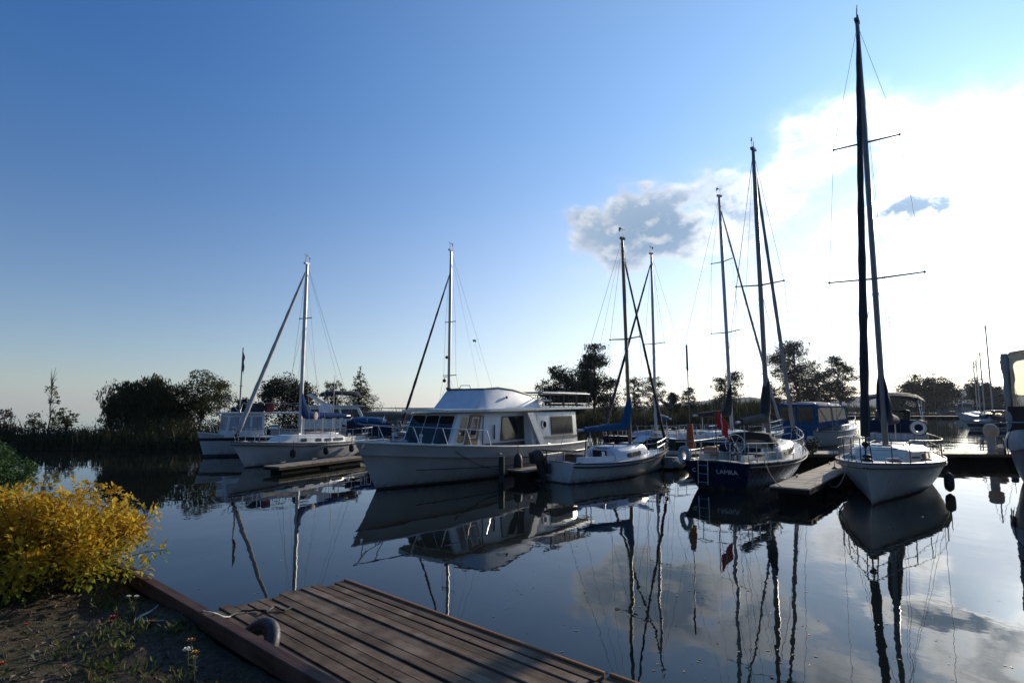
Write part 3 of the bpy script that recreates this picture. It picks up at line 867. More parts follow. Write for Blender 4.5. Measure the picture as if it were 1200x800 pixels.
def weeds():
    rnd = random.Random(12)
    vs, fs = [], []
    spots = []
    for _ in range(230):
        s = rnd.uniform(-3.0, 4.2); t = rnd.uniform(0.12, 3.2); spots.append((s, t, rnd.uniform(0.05, 0.24), rnd.randint(14, 46)))
    for s0, t0, rr, n in spots:
        for _ in range(n):
            a = rnd.uniform(0, 2 * PI); r_ = rr * math.sqrt(rnd.random())
            p = bank(s0 + r_ * math.cos(a), max(0.1, t0 + r_ * math.sin(a))); p.z = soil_z(p) - 0.005
            h = rnd.uniform(0.02, 0.085); lean = V((rnd.uniform(-1, 1), rnd.uniform(-1, 1), 0)) * h * 0.9; w = rnd.uniform(0.004, 0.014)
            d = V((math.cos(a), math.sin(a), 0)) * w
            k = len(vs); vs += [p - d * 0.4, p + lean * 0.5 + V((0, 0, h * 0.7)) + d, p + lean + V((0, 0, h)), p + lean * 0.5 + V((0, 0, h * 0.7)) - d]; fs.append((k, k + 1, k + 2, k + 3))
    o = raw_mesh('weeds', vs, fs, leaf_mat('weed leaves', [(0.03, 0.055, 0.014), (0.07, 0.105, 0.026), (0.12, 0.135, 0.04), (0.14, 0.11, 0.045)], 0.35)); o['kind'] = 'stuff'
    # clods, chips and twigs of mulch
    vs, fs = [], []
    for _ in range(5200):
        s = rnd.uniform(-3.2, 4.4); t = rnd.uniform(0.08, 3.6)
        p = bank(s, t); p.z = soil_z(p) + 0.003
        a = rnd.uniform(0, PI); l = rnd.choice((0.012, 0.02, 0.035, 0.05)) * rnd.uniform(0.6, 1.3); w = rnd.uniform(0.004, 0.012); h = rnd.uniform(0.003, 0.012)
        d = V((math.cos(a), math.sin(a), rnd.uniform(-0.3, 0.3))) * l; e = V((-math.sin(a), math.cos(a), 0)) * w; u = V((0, 0, h))
        k = len(vs); vs += [p - d, p + e + u * 0.5, p + d, p - e + u * 0.5, p + u * 1.6]
        fs += [(k, k + 1, k + 4), (k + 1, k + 2, k + 4), (k + 2, k + 3, k + 4), (k + 3, k, k + 4)]
    o = raw_mesh('mulch_litter', vs, fs, leaf_mat('mulch bits', [(0.02, 0.015, 0.01), (0.05, 0.036, 0.025), (0.08, 0.06, 0.042), (0.13, 0.10, 0.075)], 0.0)); o['kind'] = 'stuff'
weeds()

# ------------------------------------------------------------------ near dock
M_near = wood_mat('old near dock boards', (0.215, 0.140, 0.090), (0.062, 0.040, 0.026), (0.34, 0.27, 0.20), 0.85)
M_nearedge = wood_mat('orange brown dock edge', (0.50, 0.20, 0.06), (0.30, 0.11, 0.035), (0.42, 0.22, 0.10), 0.5)
def near_dock(c0, c1, width, label, seed, nb=14, z=0.45, nails=False):
    e = (c1 - c0); e.z = 0; L = e.length; e.normalize()
    root = empty('wooden_dock', (c0.x, c0.y, 0), None, label, 'dock')
    root.rotation_euler = (0, 0, math.atan2(e.y, e.x))
    rnd = random.Random(seed); mb = MB(); bw = width / nb
    for i in range(nb):
        y = -(i + 0.5) * bw
        x0 = rnd.uniform(-0.12, 0.06) if i else 0.0; x1 = L + rnd.uniform(-0.03, 0.03)
        mb.box(((x0 + x1) / 2, y, z - 0.018 + rnd.uniform(-0.007, 0.007)), (x1 - x0, bw - rnd.uniform(0.008, 0.024), 0.036), Matrix.Rotation(rnd.uniform(-0.03, 0.03), 3, 'X') @ Matrix.Rotation(rnd.uniform(-0.003, 0.003), 3, 'Z'))
    bmesh.ops.bevel(mb.bm, geom=mb.bm.edges[:], offset=0.004, segments=1, affect='EDGES')
    mb.build('deck_boards', M_near, root)
    MB().box((L / 2, 0.022, z - 0.045), (L, 0.04, 0.13)).bevel(0.012).build('edge_board', M_nearedge, root)
    fr = MB()
    for x in (0.12, L * 0.35, L * 0.65, L - 0.1): fr.box((x, -width / 2, z - 0.12), (0.07, width - 0.04, 0.15))
    fr.box((L / 2, -0.05, z - 0.13), (L, 0.06, 0.17)); fr.box((L / 2, -width + 0.04, z - 0.13), (L, 0.06, 0.17))
    fr.build('frame', M_dockside, root)
    fl = MB()
    for x in (L * 0.18, L * 0.5, L * 0.82): fl.box((x, -width / 2, 0.02), (L * 0.22, width * 0.8, 0.5))
    fl.bevel(0.04).build('float', M_floatblk, root)
    if nails:
        nm = MB().ball((0, 0, 0), 0.008, 6, 3, (1, 1, 0.3)).bm; me = bpy.data.meshes.new('nail'); nm.to_mesh(me); nm.free(); me.materials.append(M_black)
        for x in (0.13, L * 0.35, L * 0.66, L - 0.1):
            for i in range(nb):
                o = bpy.data.objects.new('nail', me); COL.objects.link(o); o.parent = root; o.location = (x + rnd.uniform(-.03, .03), -(i + rnd.uniform(0.3, 0.7)) * bw, z + 0.004)
    return root
C0 = gp(402, 680, 0.45); C1 = gp(706, 791, 0.45)
near_dock(C0, C1, 1.75, 'weathered brown board dock joined to the bank in front', 5, nails=True)
ed = (C1 - C0).normalized(); C2 = C1 + ed * 0.04 + V((ed.y, -ed.x, 0)) * -0.02
near_dock(C2, C2 + ed * 3.6, 1.7, 'next brown dock section cut off by the bottom edge of the picture', 9)

def near_props():
    # worn grey tyre wedged between bank and dock
    c = gp(296, 748, 0.55)
    root = empty('fender_tyre', (c.x, c.y, 0.44), None, 'worn grey tyre wedged upright between the bank beam and the dock', 'tyre')
    root.rotation_euler = (0, 0, ANG)
    up = V((0, 0.75, 1)).normalized()
    rub = mat('faded grey rubber', (0.055, 0.055, 0.058), 0.6, var=0.5, vscale=6, grime=(0.2, 0.19, 0.18), bump=0.004, bscale=40)
    MB().torus((0, 0, 0), 0.235, 0.055, (1, 0, 0), up, 36, 12).build('tread', rub, root, 60)
    MB().torus(up.cross(V((1, 0, 0))) * 0.0, 0.185, 0.04, (1, 0, 0), up, 32, 8).build('sidewall_bead', M_black, root, 60)
    # white line from the roses over the beam to the dock
    pts = [(163, 722), (178, 718), (186, 709), (176, 719), (160, 725), (180, 728), (200, 727), (214, 722), (232, 717)]
    w = []
    for i, (px, py) in enumerate(pts):
        p = gp(px, py, ZB + 0.02); p.z = soil_z(p) + 0.012; w.append(p)
    a = gp(240, 716, 0.945); w.append(a); b = gp(252, 718, 0.94); w.append(b); q = gp(262, 722, 0.80); w.append(q); w.append(gp(270, 722, 0.50))
    sm = []
    for i in range(len(w) - 1):
        p0, p1, p2, p3 = w[max(i - 1, 0)], w[i], w[i + 1], w[min(i + 2, len(w) - 1)]
        for k in range(5):
            f = k / 5
            sm.append(0.5 * ((2 * p1) + (p2 - p0) * f + (2 * p0 - 5 * p1 + 4 * p2 - p3) * f * f + (3 * p1 - p0 - 3 * p2 + p3) * f ** 3))
    sm.append(w[-1])
    rope('mooring_rope', sm, 'thin white rope lying on the soil and over the red brown beam', M_whiterope, 0.0055)
    ch = []
    for i, (px, py) in enumerate(((266, 724), (282, 716), (300, 713), (313, 716), (322, 711), (334, 714), (346, 709))):
        ch.append(gp(px, py, 0.475))
    sm = []
    for i in range(len(ch) - 1):
        for k in range(4): sm.append(ch[i].lerp(ch[i + 1], k / 4) + V((0, 0, 0.008 * math.sin(k + i * 2))))
    rope('mooring_chain', sm, 'dark chain lying across the left end of the brown dock', M_black, 0.011, cat='chain')
near_props()

# ------------------------------------------------------------------ foreground plants
def leaf_faces(vs, fs, p, d, n, L, W, fold=0.25):
    d = d.normalized(); s = d.cross(n).normalized(); u = s.cross(d)
    k = len(vs)
    vs += [p, p + d * L * 0.45 + s * W + u * W * fold, p + d * L - u * L * 0.12, p + d * L * 0.45 - s * W + u * W * fold, p + d * L * 0.5]
    fs += [(k, k + 1, k + 4), (k + 1, k + 2, k + 4), (k, k + 4, k + 3), (k + 4, k + 2, k + 3)]

def shrub(name, label, c, rx, ry, h, n_stem, n_leaf, L, m, group=None, seed=1, dome=0.75, cat='shrub', leafy_from=0.25):
    rnd = random.Random(seed)
    root = empty(name, c, None, label, cat, group)
    st = MB(); vs, fs = [], []
    for i in range(n_stem):
        a = rnd.uniform(0, 2 * PI); q = math.sqrt(rnd.random())
        base = V((math.cos(a) * 0.2 * q * rx, math.sin(a) * 0.2 * q * ry, -0.02))
        hh = h * (1 - (1 - dome) * q ** 2) * rnd.uniform(0.60, 1.05) * (1 if q < 0.85 else rnd.uniform(0.45, 1))
        tip = V((math.cos(a) * rx * q, math.sin(a) * ry * q, hh))
        mid = base.lerp(tip, 0.5) + V((0, 0, 0.18 * h)); pts = []
        for k in range(8):
            f = k / 7; pts.append(base * (1 - f) ** 2 + mid * 2 * f * (1 - f) + tip * f * f)
        st.tube(pts, [0.008 * (1 - 0.75 * k / 7) for k in range(8)], 4)
        nl = int(n_leaf / n_stem * rnd.uniform(0.6, 1.4))
        for j in range(nl):
            f = leafy_from + (1 - leafy_from) * rnd.random() ** 0.7
            k = min(6, int(f * 7)); p = pts[k].lerp(pts[k + 1], f * 7 - k)
            ax = (pts[k + 1] - pts[k]).normalized()
            out = V((rnd.gauss(0, 1), rnd.gauss(0, 1), rnd.gauss(0.15, 0.6)))
            out = (out - ax * out.dot(ax)).normalized()
            tw = rnd.uniform(0.0, 0.13) * (h / 1.0)
            lp = p + out * tw
            d = (out * 0.9 + ax * 0.5 + V((0, 0, rnd.uniform(-0.5, 0.25)))).normalized()
            nn = V((rnd.uniform(-0.6, 0.6), rnd.uniform(-0.6, 0.6), 1))
            ll = L * rnd.uniform(0.45, 1.4)
            leaf_faces(vs, fs, lp, d, nn, ll, ll * rnd.uniform(0.26, 0.38))
    st.build('stems', M_bark, root)
    raw_mesh('foliage', vs, fs, m, root)
    return root

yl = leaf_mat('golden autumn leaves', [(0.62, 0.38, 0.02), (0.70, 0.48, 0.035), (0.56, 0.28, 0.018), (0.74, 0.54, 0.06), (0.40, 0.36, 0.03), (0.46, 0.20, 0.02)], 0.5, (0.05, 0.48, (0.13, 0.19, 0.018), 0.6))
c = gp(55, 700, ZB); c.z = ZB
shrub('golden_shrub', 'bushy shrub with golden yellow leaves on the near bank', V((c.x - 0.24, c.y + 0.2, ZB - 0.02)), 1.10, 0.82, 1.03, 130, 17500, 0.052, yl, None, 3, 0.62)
gl = leaf_mat('dark green shrub leaves', [(0.03, 0.065, 0.018), (0.05, 0.10, 0.028), (0.08, 0.13, 0.04)], 0.35)
c = dp(-6, 560, 10.2)
shrub('green_shrub', 'dark green shrub behind the golden one at the left edge', V((c.x - 0.35, c.y, ZB - 0.05)), 1.0, 0.9, 1.22, 70, 11000, 0.06, gl, None, 8, 0.7)

def rose(px, py, px_top, py_top, blooms, label, seed, leaves=16, name='rose_plant', z=None):
    rnd = random.Random(seed)
    b = gp(px, py, ZB); b.z = soil_z(b) - 0.01
    root = empty(name, b, None, label, 'rose', 'roses growing in the soil')
    tipw = dp(px_top, py_top, b.y + 0.02); tip = tipw - b; tip.z = max(0.06, tip.z)
    st = MB(); vs, fs = [], []
    for i, (bx, by, r_, col, nm) in enumerate(blooms):
        t = dp(bx, by, b.y + rnd.uniform(-0.04, 0.04)) - b
        mid = t * 0.5 + V((rnd.uniform(-.03, .03), rnd.uniform(-.03, .03), 0))
        pts = [V((0, 0, 0)), mid * 0.5, mid, t * 0.8 + mid * 0.1, t]
        st.tube(pts, [0.005, 0.005, 0.004, 0.004, 0.003], 5)
        mb = MB()
        for ringi, (k, rr, tilt) in enumerate(((5, 1.0, 0.35), (5, 0.78, 0.8), (4, 0.5, 1.15))):
            for q in range(k):
                a = 2 * PI * (q + 0.5 * ringi) / k
                o_ = V((math.cos(a), math.sin(a), 0)); s_ = V((-math.sin(a), math.cos(a), 0)); w = r_ * rr * 0.62
                d = o_ * math.cos(tilt) + V((0, 0, 1)) * math.sin(tilt)
                p0 = t + o_ * r_ * 0.08
                mb.face([p0 - s_ * w * 0.3, p0 + s_ * w * 0.3, p0 + d * r_ * 0.6 * rr + s_ * w, p0 + d * r_ * rr + V((0, 0, 0.1 * r_)), p0 + d * r_ * 0.6 * rr - s_ * w])
        mb.ball(t + V((0, 0, r_ * 0.35)), r_ * 0.4, 7, 5)
        mb.build('bloom', mat(nm, col, 0.7, var=0.25, vscale=20), root)
    for j in range(leaves):
        f = rnd.uniform(0.1, 0.9); p = tip * f + V((rnd.uniform(-.02, .02), rnd.uniform(-.02, .02), 0))
        d = V((rnd.uniform(-1, 1), rnd.uniform(-1, 1), rnd.uniform(-0.2, 0.5)))
        leaf_faces(vs, fs, p, d, V((rnd.uniform(-.4, .4), rnd.uniform(-.4, .4), 1)), rnd.uniform(0.03, 0.055), 0.013)
    st.build('stem', mat('rose stem', (0.04, 0.05, 0.02), 0.7), root)
    raw_mesh('leaves', vs, fs, leaf_mat('rose leaves', [(0.03, 0.055, 0.016), (0.06, 0.085, 0.022), (0.10, 0.10, 0.03)], 0.35), root)
    return root
WH, RD, ORG, YE = (0.75, 0.72, 0.60), (0.30, 0.025, 0.03), (0.50, 0.10, 0.03), (0.55, 0.30, 0.03)
rose(156, 724, 155, 700, [(151, 699, 0.022, WH, 'cream petals'), (160, 699, 0.022, WH, 'cream petals')], 'rose with two cream white blooms beside the beam', 21)
rose(132, 757, 132, 730, [(133, 724, 0.032, RD, 'dark red petals'), (130, 729, 0.026, RD, 'dark red petals')], 'dark red rose standing in the middle of the soil', 22, 22)
rose(178, 738, 178, 730, [(178, 729, 0.03, ORG, 'orange petals')], 'low orange rose next to the white rope', 23, 10)
rose(225, 800, 224, 760, [(224, 751, 0.030, (0.36, 0.17, 0.02), 'deep yellow petals'), (220, 762, 0.034, WH, 'cream petals'), (229, 765, 0.028, YE, 'yellow petals'), (227, 771, 0.026, (0.66, 0.55, 0.30), 'pale yellow petals')], 'tall rose with yellow and cream blooms near the beam', 24, 26)
rose(31, 745, 31, 735, [(31, 732, 0.022, (0.36, 0.04, 0.025), 'small red petals')], 'small red rose among low weeds left of the soil', 25, 16)
rose(2, 790, 2, 780, [(2, 778, 0.028, ORG, 'orange petals')], 'orange rose cut by the left picture edge', 26, 14)
rose(78, 800, 76, 785, [(76, 781, 0.022, (0.5, 0.2, 0.12), 'salmon petals')], 'salmon pink rosebud low at the bottom edge', 27, 8)
rose(68, 668, 70, 662, [(70, 662, 0.024, WH, 'cream petals')], 'single white bloom under the golden shrub', 28, 22)

# ------------------------------------------------------------------ docks between the boats
def dock(p0, p1, w, label, z=0.45, m=None, name='finger_dock', group='docks between the moored boats', seed=0, cleats=2, board=0.14, fasc=None):
    p0, p1 = V(p0), V(p1); d = p1 - p0; L = d.length
    root = empty(name, (p0.x, p0.y, 0), None, label, 'dock', group); root.rotation_euler = (0, 0, math.atan2(d.y, d.x))
    rnd = random.Random(seed + 3); n = max(6, int(L / board)); mb = MB()
    for i in range(n):
        mb.box(((i + 0.5) * L / n, rnd.uniform(-.01, .01), z - 0.02 + rnd.uniform(-.004, .004)), (L / n - 0.012, w, 0.04))
    mb.build('deck_boards', m or M_dockwood, root, 0)
    fa = MB(); fa.box((L / 2, w / 2 - 0.03, z - 0.09), (L, 0.05, 0.10)); fa.box((L / 2, -w / 2 + 0.03, z - 0.09), (L, 0.05, 0.10)); fa.box((0.03, 0, z - 0.09), (0.05, w - 0.1, 0.10)); fa.box((L - 0.03, 0, z - 0.09), (0.05, w - 0.1, 0.10))
    fa.build('fascia', fasc or M_dockside, root)
    fl = MB(); k = max(2, int(L / 2))
    for i in range(k): fl.box(((i + 0.5) * L / k, 0, 0.06), (L / k * 0.80, w * 0.7, 2 * (z - 0.2)))
    fl.build('float', M_floatblk, root)
    for i in range(cleats):
        x = L * (i + 0.5) / cleats
        cb = MB(); cb.tube([V((x - 0.13, w / 2 - 0.12, z + 0.07)), V((x + 0.13, w / 2 - 0.12, z + 0.07))], 0.018); cb.box((x - 0.05, w / 2 - 0.12, z + 0.03), (0.03, 0.03, 0.07)); cb.box((x + 0.05, w / 2 - 0.12, z + 0.03), (0.03, 0.03, 0.07))
        cb.build('cleat', M_darksteel, root)
    return root

# ------------------------------------------------------------------ the big white motor yacht
def place(stem, heading, L):
    h = az(heading); return V((stem[0], stem[1], 0)) - h * (L / 2)

def motor_yacht():
    L = 10.8
    root = empty('motor_yacht', place((-4.1, 18.15), 215, L), 215, 'big white trawler yacht with flybridge and brown door in the middle', 'motor yacht')
    hu = Hull(L, 3.5, (1.0, 1.06, 1.44), over=0.85, tw=0.88, sm=0.42, pw=3.0, draft=0.45, rake=0.0, round_=0.22, vee=0.75)
    hm = hull_mat('yacht hull', [(-0.5, (0.02, 0.02, 0.022)), (0.06, (0.46, 0.46, 0.45))], 0.35)
    h = hu.mesh(34).build('hull', hm, root, 40)
    hu.deck(dz=-0.35, crown=0.02).build('deck', M_grey, root)
    # bulwark cap and strakes
    hu.rail(0.035, 0.02, 0.999, 0.02, 30, 8, 0.01).build('bulwark_cap', M_white, root)
    mb = MB()
    for sd in (1, -1):
        pts = []
        for i in range(20):
            t = 0.28 + 0.60 * i / 19; z = 0.40 + 0.22 * max(0, (t - 0.45)) ** 1.2 * 1.6
            k = (z + hu.draft * (1 - .3 * t)) / (hu.zs(t) + hu.draft * (1 - .3 * t)); e = hu.round_ + (hu.vee - hu.round_) * t ** 3
            pts.append(V((hu.x(t, z), sd * (hu.b(t) * k ** e + 0.006), z)))
        mb.tube(pts, 0.016, 6)
    mb.build('spray_strake', M_rubrail, root)
    mb = MB()
    for sd in (1, -1):
        pts = []
        for i in range(20):
            t = 0.02 + 0.46 * i / 19; z = 0.66
            k = (z + hu.draft * (1 - .3 * t)) / (hu.zs(t) + hu.draft * (1 - .3 * t)); e = hu.round_ + (hu.vee - hu.round_) * t ** 3
            pts.append(V((hu.x(t, z), sd * (hu.b(t) * k ** e + 0.012), z)))
        mb.tube(pts, 0.03, 6)
    mb.build('rub_strake', M_rubrail, root)
    MB().box((3.3, 1.02, 1.20), (0.35, 0.05, 0.05), Matrix.Rotation(-0.5, 3, 'Z')).build('fairlead', M_white, root)
    # wheelhouse
    house, q = frustum((-1.2, 3.42, 1.10, 1.02), (-1.2, 2.85, 1.04, 2.28), root, 'wheelhouse', M_bluewhite, 0.03)
    fr = q['front']
    for u0, u1 in ((0.04, 0.345), (0.365, 0.64), (0.66, 0.955)): window(fr, u0, u1, 0.20, 0.92, house, M_darkglass, 0.07, M_white)
    for key in ('port', 'star'):
        sq = q[key]
        U = (lambda x: (x + 1.2) / 4.6) if key == 'star' else (lambda x: 1 - (x + 1.2) / 4.6)
        def win(xa, xb, v0, v1, m=M_darkglass, frame=None, r=0.05, name='window'):
            u = sorted((U(xa), U(xb))); return window(sq, u[0], u[1], v0, v1, house, m, r, frame, name)
        win(2.76, 3.10, 0.22, 0.90, M_darkglass, M_white, 0.09)
        u = sorted((U(1.98), U(2.66)))
        d = MB().panel(sq, u[0], u[1], 0.02, 0.955, 0.03, 0.02).build('door', M_teak, house)
        MB().panel(sq, u[0] + 0.030, u[1] - 0.030, 0.32, 0.88, 0.036, 0.02).build('door_frame', M_white, d)
        MB().panel(sq, u[0] + 0.040, u[1] - 0.040, 0.35, 0.85, 0.041, 0.02).build('door_window', M_darkglass, d)
        win(-0.95, 0.55, 0.22, 0.86, M_darkglass, M_rubrail, 0.04)
        u = sorted((U(-1.15), U(1.5)))
        MB().panel(sq, u[0], u[1], 0.03, 0.15, 0.02).build('dark_strip', M_rubrail, house)
        y = 1.12 if key == 'port' else -1.12
        MB().tube([V((1.62, y, 0.75)), V((1.60, y, 2.2))], 0.02).build('drain_pipe', M_rubrail, house)
        MB().tube([V((0.95, y, 1.35)), V((0.95, y, 1.85))], 0.028).build('antenna_mount', M_black, house)
    # aft cabin, full beam
    aft, q = frustum((-4.55, -1.0, 1.50, 0.55), (-4.5, -1.0, 1.40, 2.28), root, 'aft_cabin', M_white, 0.03)
    for key in ('port', 'star'):
        sq = q[key]; U = (lambda x: (x + 4.55) / 3.55) if key == 'star' else (lambda x: 1 - (x + 4.55) / 3.55)
        u = sorted((U(-4.15), U(-2.45))); window(sq, u[0], u[1], 0.50, 0.88, aft, M_curtain, 0.03, M_rubrail)
        u = sorted((U(-4.5), U(-1.3))); MB().panel(sq, u[0], u[1], 0.39, 0.45, 0.02).build('dark_strip', M_rubrail, aft)
        u = sorted((U(-3.05), U(-2.25))); MB().panel(sq, u[0], u[1], 0.04, 0.30, 0.012, 0.03).build('locker_door', M_cream, aft)
        u = sorted((U(-4.2), U(-3.2))); MB().panel(sq, u[0], u[1], 0.04, 0.30, 0.012, 0.03).build('locker_door', M_cream, aft)
        y = 1.47 if key == 'port' else -1.47; sg = 1 if y > 0 else -1
        MB().torus((-1.85, y, 1.80), 0.15, 0.025, (1, 0, 0), (0, -0.05 * sg, 1), 20, 6).build('porthole_ring', M_steel, aft)
        MB().prism([V((-1.85 + 0.14 * math.cos(a * PI / 8), y - 0.012 * sg, 1.80 + 0.14 * math.sin(a * PI / 8))) for a in range(16)], (0, 0.015 * sg, 0)).build('porthole', M_darkglass, aft)
        # slanted wing between roof and bulwark
        y0, y1 = (1.515, 1.60) if sg > 0 else (-1.60, -1.515)
        MB().hexa([(-1.75, y0, 1.05), (-1.35, y0, 1.05), (-1.35, y1, 1.05), (-1.75, y1, 1.05)], [(-0.95, y0 - 0.05 * sg, 2.27), (-0.55, y0 - 0.05 * sg, 2.27), (-0.55, y1 - 0.05 * sg, 2.27), (-0.95, y1 - 0.05 * sg, 2.27)]).build('wing_brace', M_white, root)
        MB().tube([V((-2.15, 1.62 * sg, 0.62)), V((-2.15, 1.62 * sg, 1.02)), V((-1.8, 1.64 * sg, 1.08))], 0.022).build('boarding_handrail', M_darksteel, root)
        MB().tube([V((-1.25, 1.5 * sg, 0.6)), V((-1.25, 1.5 * sg, 2.2))], 0.012).build('stanchion', M_steel, root)
    # roof with visor
    mb = MB(); rings = []
    for x, w in ((-6.1, 1.42), (-5.8, 1.5), (-1.2, 1.5), (1.5, 1.45), (2.9, 1.28), (3.38, 1.05)):
        z = 2.30 + 0.012 * (3.4 - x)
        up = [V((x, w * g, z + 0.085 + 0.03 * (1 - g * g))) for g in (-1, -0.6, 0, 0.6, 1)]; dn = [V((x, w * g, z)) for g in (1, 0.6, 0, -0.6, -1)]
        rings.append(up + dn)
    roof = mb.loft(rings).build('roof', M_white, root, 30)
    # flybridge
    rings = []
    for x, w, zt in ((1.85, 1.0, 2.41), (1.38, 0.90, 2.98), (1.22, 0.90, 3.10), (0.5, 0.96, 3.16), (-0.4, 1.02, 3.10), (-1.4, 1.07, 2.93), (-2.05, 1.08, 2.72), (-2.3, 1.08, 2.42)):
        b = [V((x + (0 if x > 1.7 else 0), 1.12, 2.40)), V((x, -1.12, 2.40))]
        rings.append([V((x, 1.12, 2.40)), V((x, w, max(2.405, zt - 0.06))), V((x, w * 0.96, zt)), V((x, -w * 0.96, zt)), V((x, -w, max(2.405, zt - 0.06))), V((x, -1.12, 2.40))])
    fb_ = MB().loft(rings).build('flybridge', M_bluewhite, root, 28)
    mb = MB()
    rim = [(-2.05, 1.02, 2.72), (-1.4, 1.03, 2.94), (-0.4, 0.98, 3.115), (0.5, 0.92, 3.175), (1.22, 0.86, 3.115)]
    pts = [V(p) for p in rim] + [V((p[0], -p[1], p[2])) for p in rim[::-1]]
    mb.tube(pts, 0.036); mb.build('dark_coaming', M_rubrail, fb_)
    for sd in (1, -1):
        MB().ball((0.15, 1.09 * sd, 2.83), 0.05, 8, 6).build('running_light', M_black, fb_)
    MB().tube([V((1.15, 0.2, 3.1)), V((1.1, 0.1, 3.26)), V((1.1, -0.3, 3.27)), V((1.15, -0.4, 3.1))], 0.015).build('grab_rail', M_steel, fb_)
    MB().box((1.3, -0.75, 3.15), (0.12, 0.12, 0.10)).build('searchlight', M_black, fb_)
    # railing over the aft roof, with its slatted top
    mb = MB()
    for sd in (1, -1):
        for x in (-2.5, -3.6, -4.7, -5.8): mb.tube([V((x, 1.35 * sd, 2.40)), V((x, 1.35 * sd, 3.04))], 0.03)
        mb.tube([V((-1.9, 1.35 * sd, 3.04)), V((-5.9, 1.35 * sd, 3.04))], 0.03); mb.tube([V((-2.4, 1.35 * sd, 2.62)), V((-5.8, 1.35 * sd, 2.62))], 0.014)
        for x in range(8): mb.tube([V((-2.8 - 0.4 * x, 1.35 * sd, 2.41)), V((-2.8 - 0.4 * x, 1.35 * sd, 3.03))], 0.013)
    for x in (-2.5, -5.8): mb.tube([V((x, 1.35, 3.04)), V((x, -1.35, 3.04))], 0.024)
    mb.build('roof_railing', M_darksteel, root)
    MB().box((-2.35, 0.9, 2.74), (0.9, 0.7, 0.06)).bevel(0.015).build('folding_table', M_white, root)
    MB().box((-4.4, 0.4, 3.09), (2.6, 1.9, 0.05)).build('rail_shelf', M_white, root)
    MB().ball((-5.95, 1.0, 2.5), 0.10, 8, 6).build('stern_lamp', M_white, root)
    bow_rail(hu, root, 0.66, 0.985, 0.55, M_steel, 5, 0.018)
    mb = MB(); mb.box((5.5, 0, 1.47), (1.0, 0.22, 0.06)); mb.tube([V((5.2, 0.0, 1.5)), V((6.05, 0.0, 1.42))], 0.03); mb.box((6.05, 0, 1.36), (0.08, 0.30, 0.16))
    mb.build('anchor', M_steel, root)
    MB().box((4.5, 0, 1.28), (0.5, 0.34, 0.34)).bevel(0.05).build('windlass', M_grey, root)
    for sd in (1, -1):
        for x in (-2.2, -0.4, 1.4):
            t = hu.t_at(x); e = hu.edge(t, sd, -0.012, -0.24)
            MB().box(e, (0.22, 0.03, 0.05)).bevel(0.01).build('scupper', M_rubrail, root)
    for sd in (1, -1):
        MB().tube([V((4.15, 0.62 * sd, 1.32)), V((4.15, 0.62 * sd, 1.55))], 0.03).ball((4.15, 0.62 * sd, 1.58), 0.06, 8, 6).build('deck_vent', M_white, root)
    cz = hu.edge(0.8, 1, 0.28, -0.3)
    for rr, zz in ((0.2, 0.0), (0.17, 0.05), (0.19, 0.1)):
        MB().torus((4.75, 0.35, 1.16 + zz), rr, 0.025, (1, 0, 0), (0, 1, 0), 20, 6).build('rope_coil', M_whiterope, root)
    # low swim step
    MB().box((-5.65, 0, 0.3), (0.6, 2.4, 0.06)).build('swim_platform', M_teak, root)
    return root, hu
YACHT, YHULL = motor_yacht()

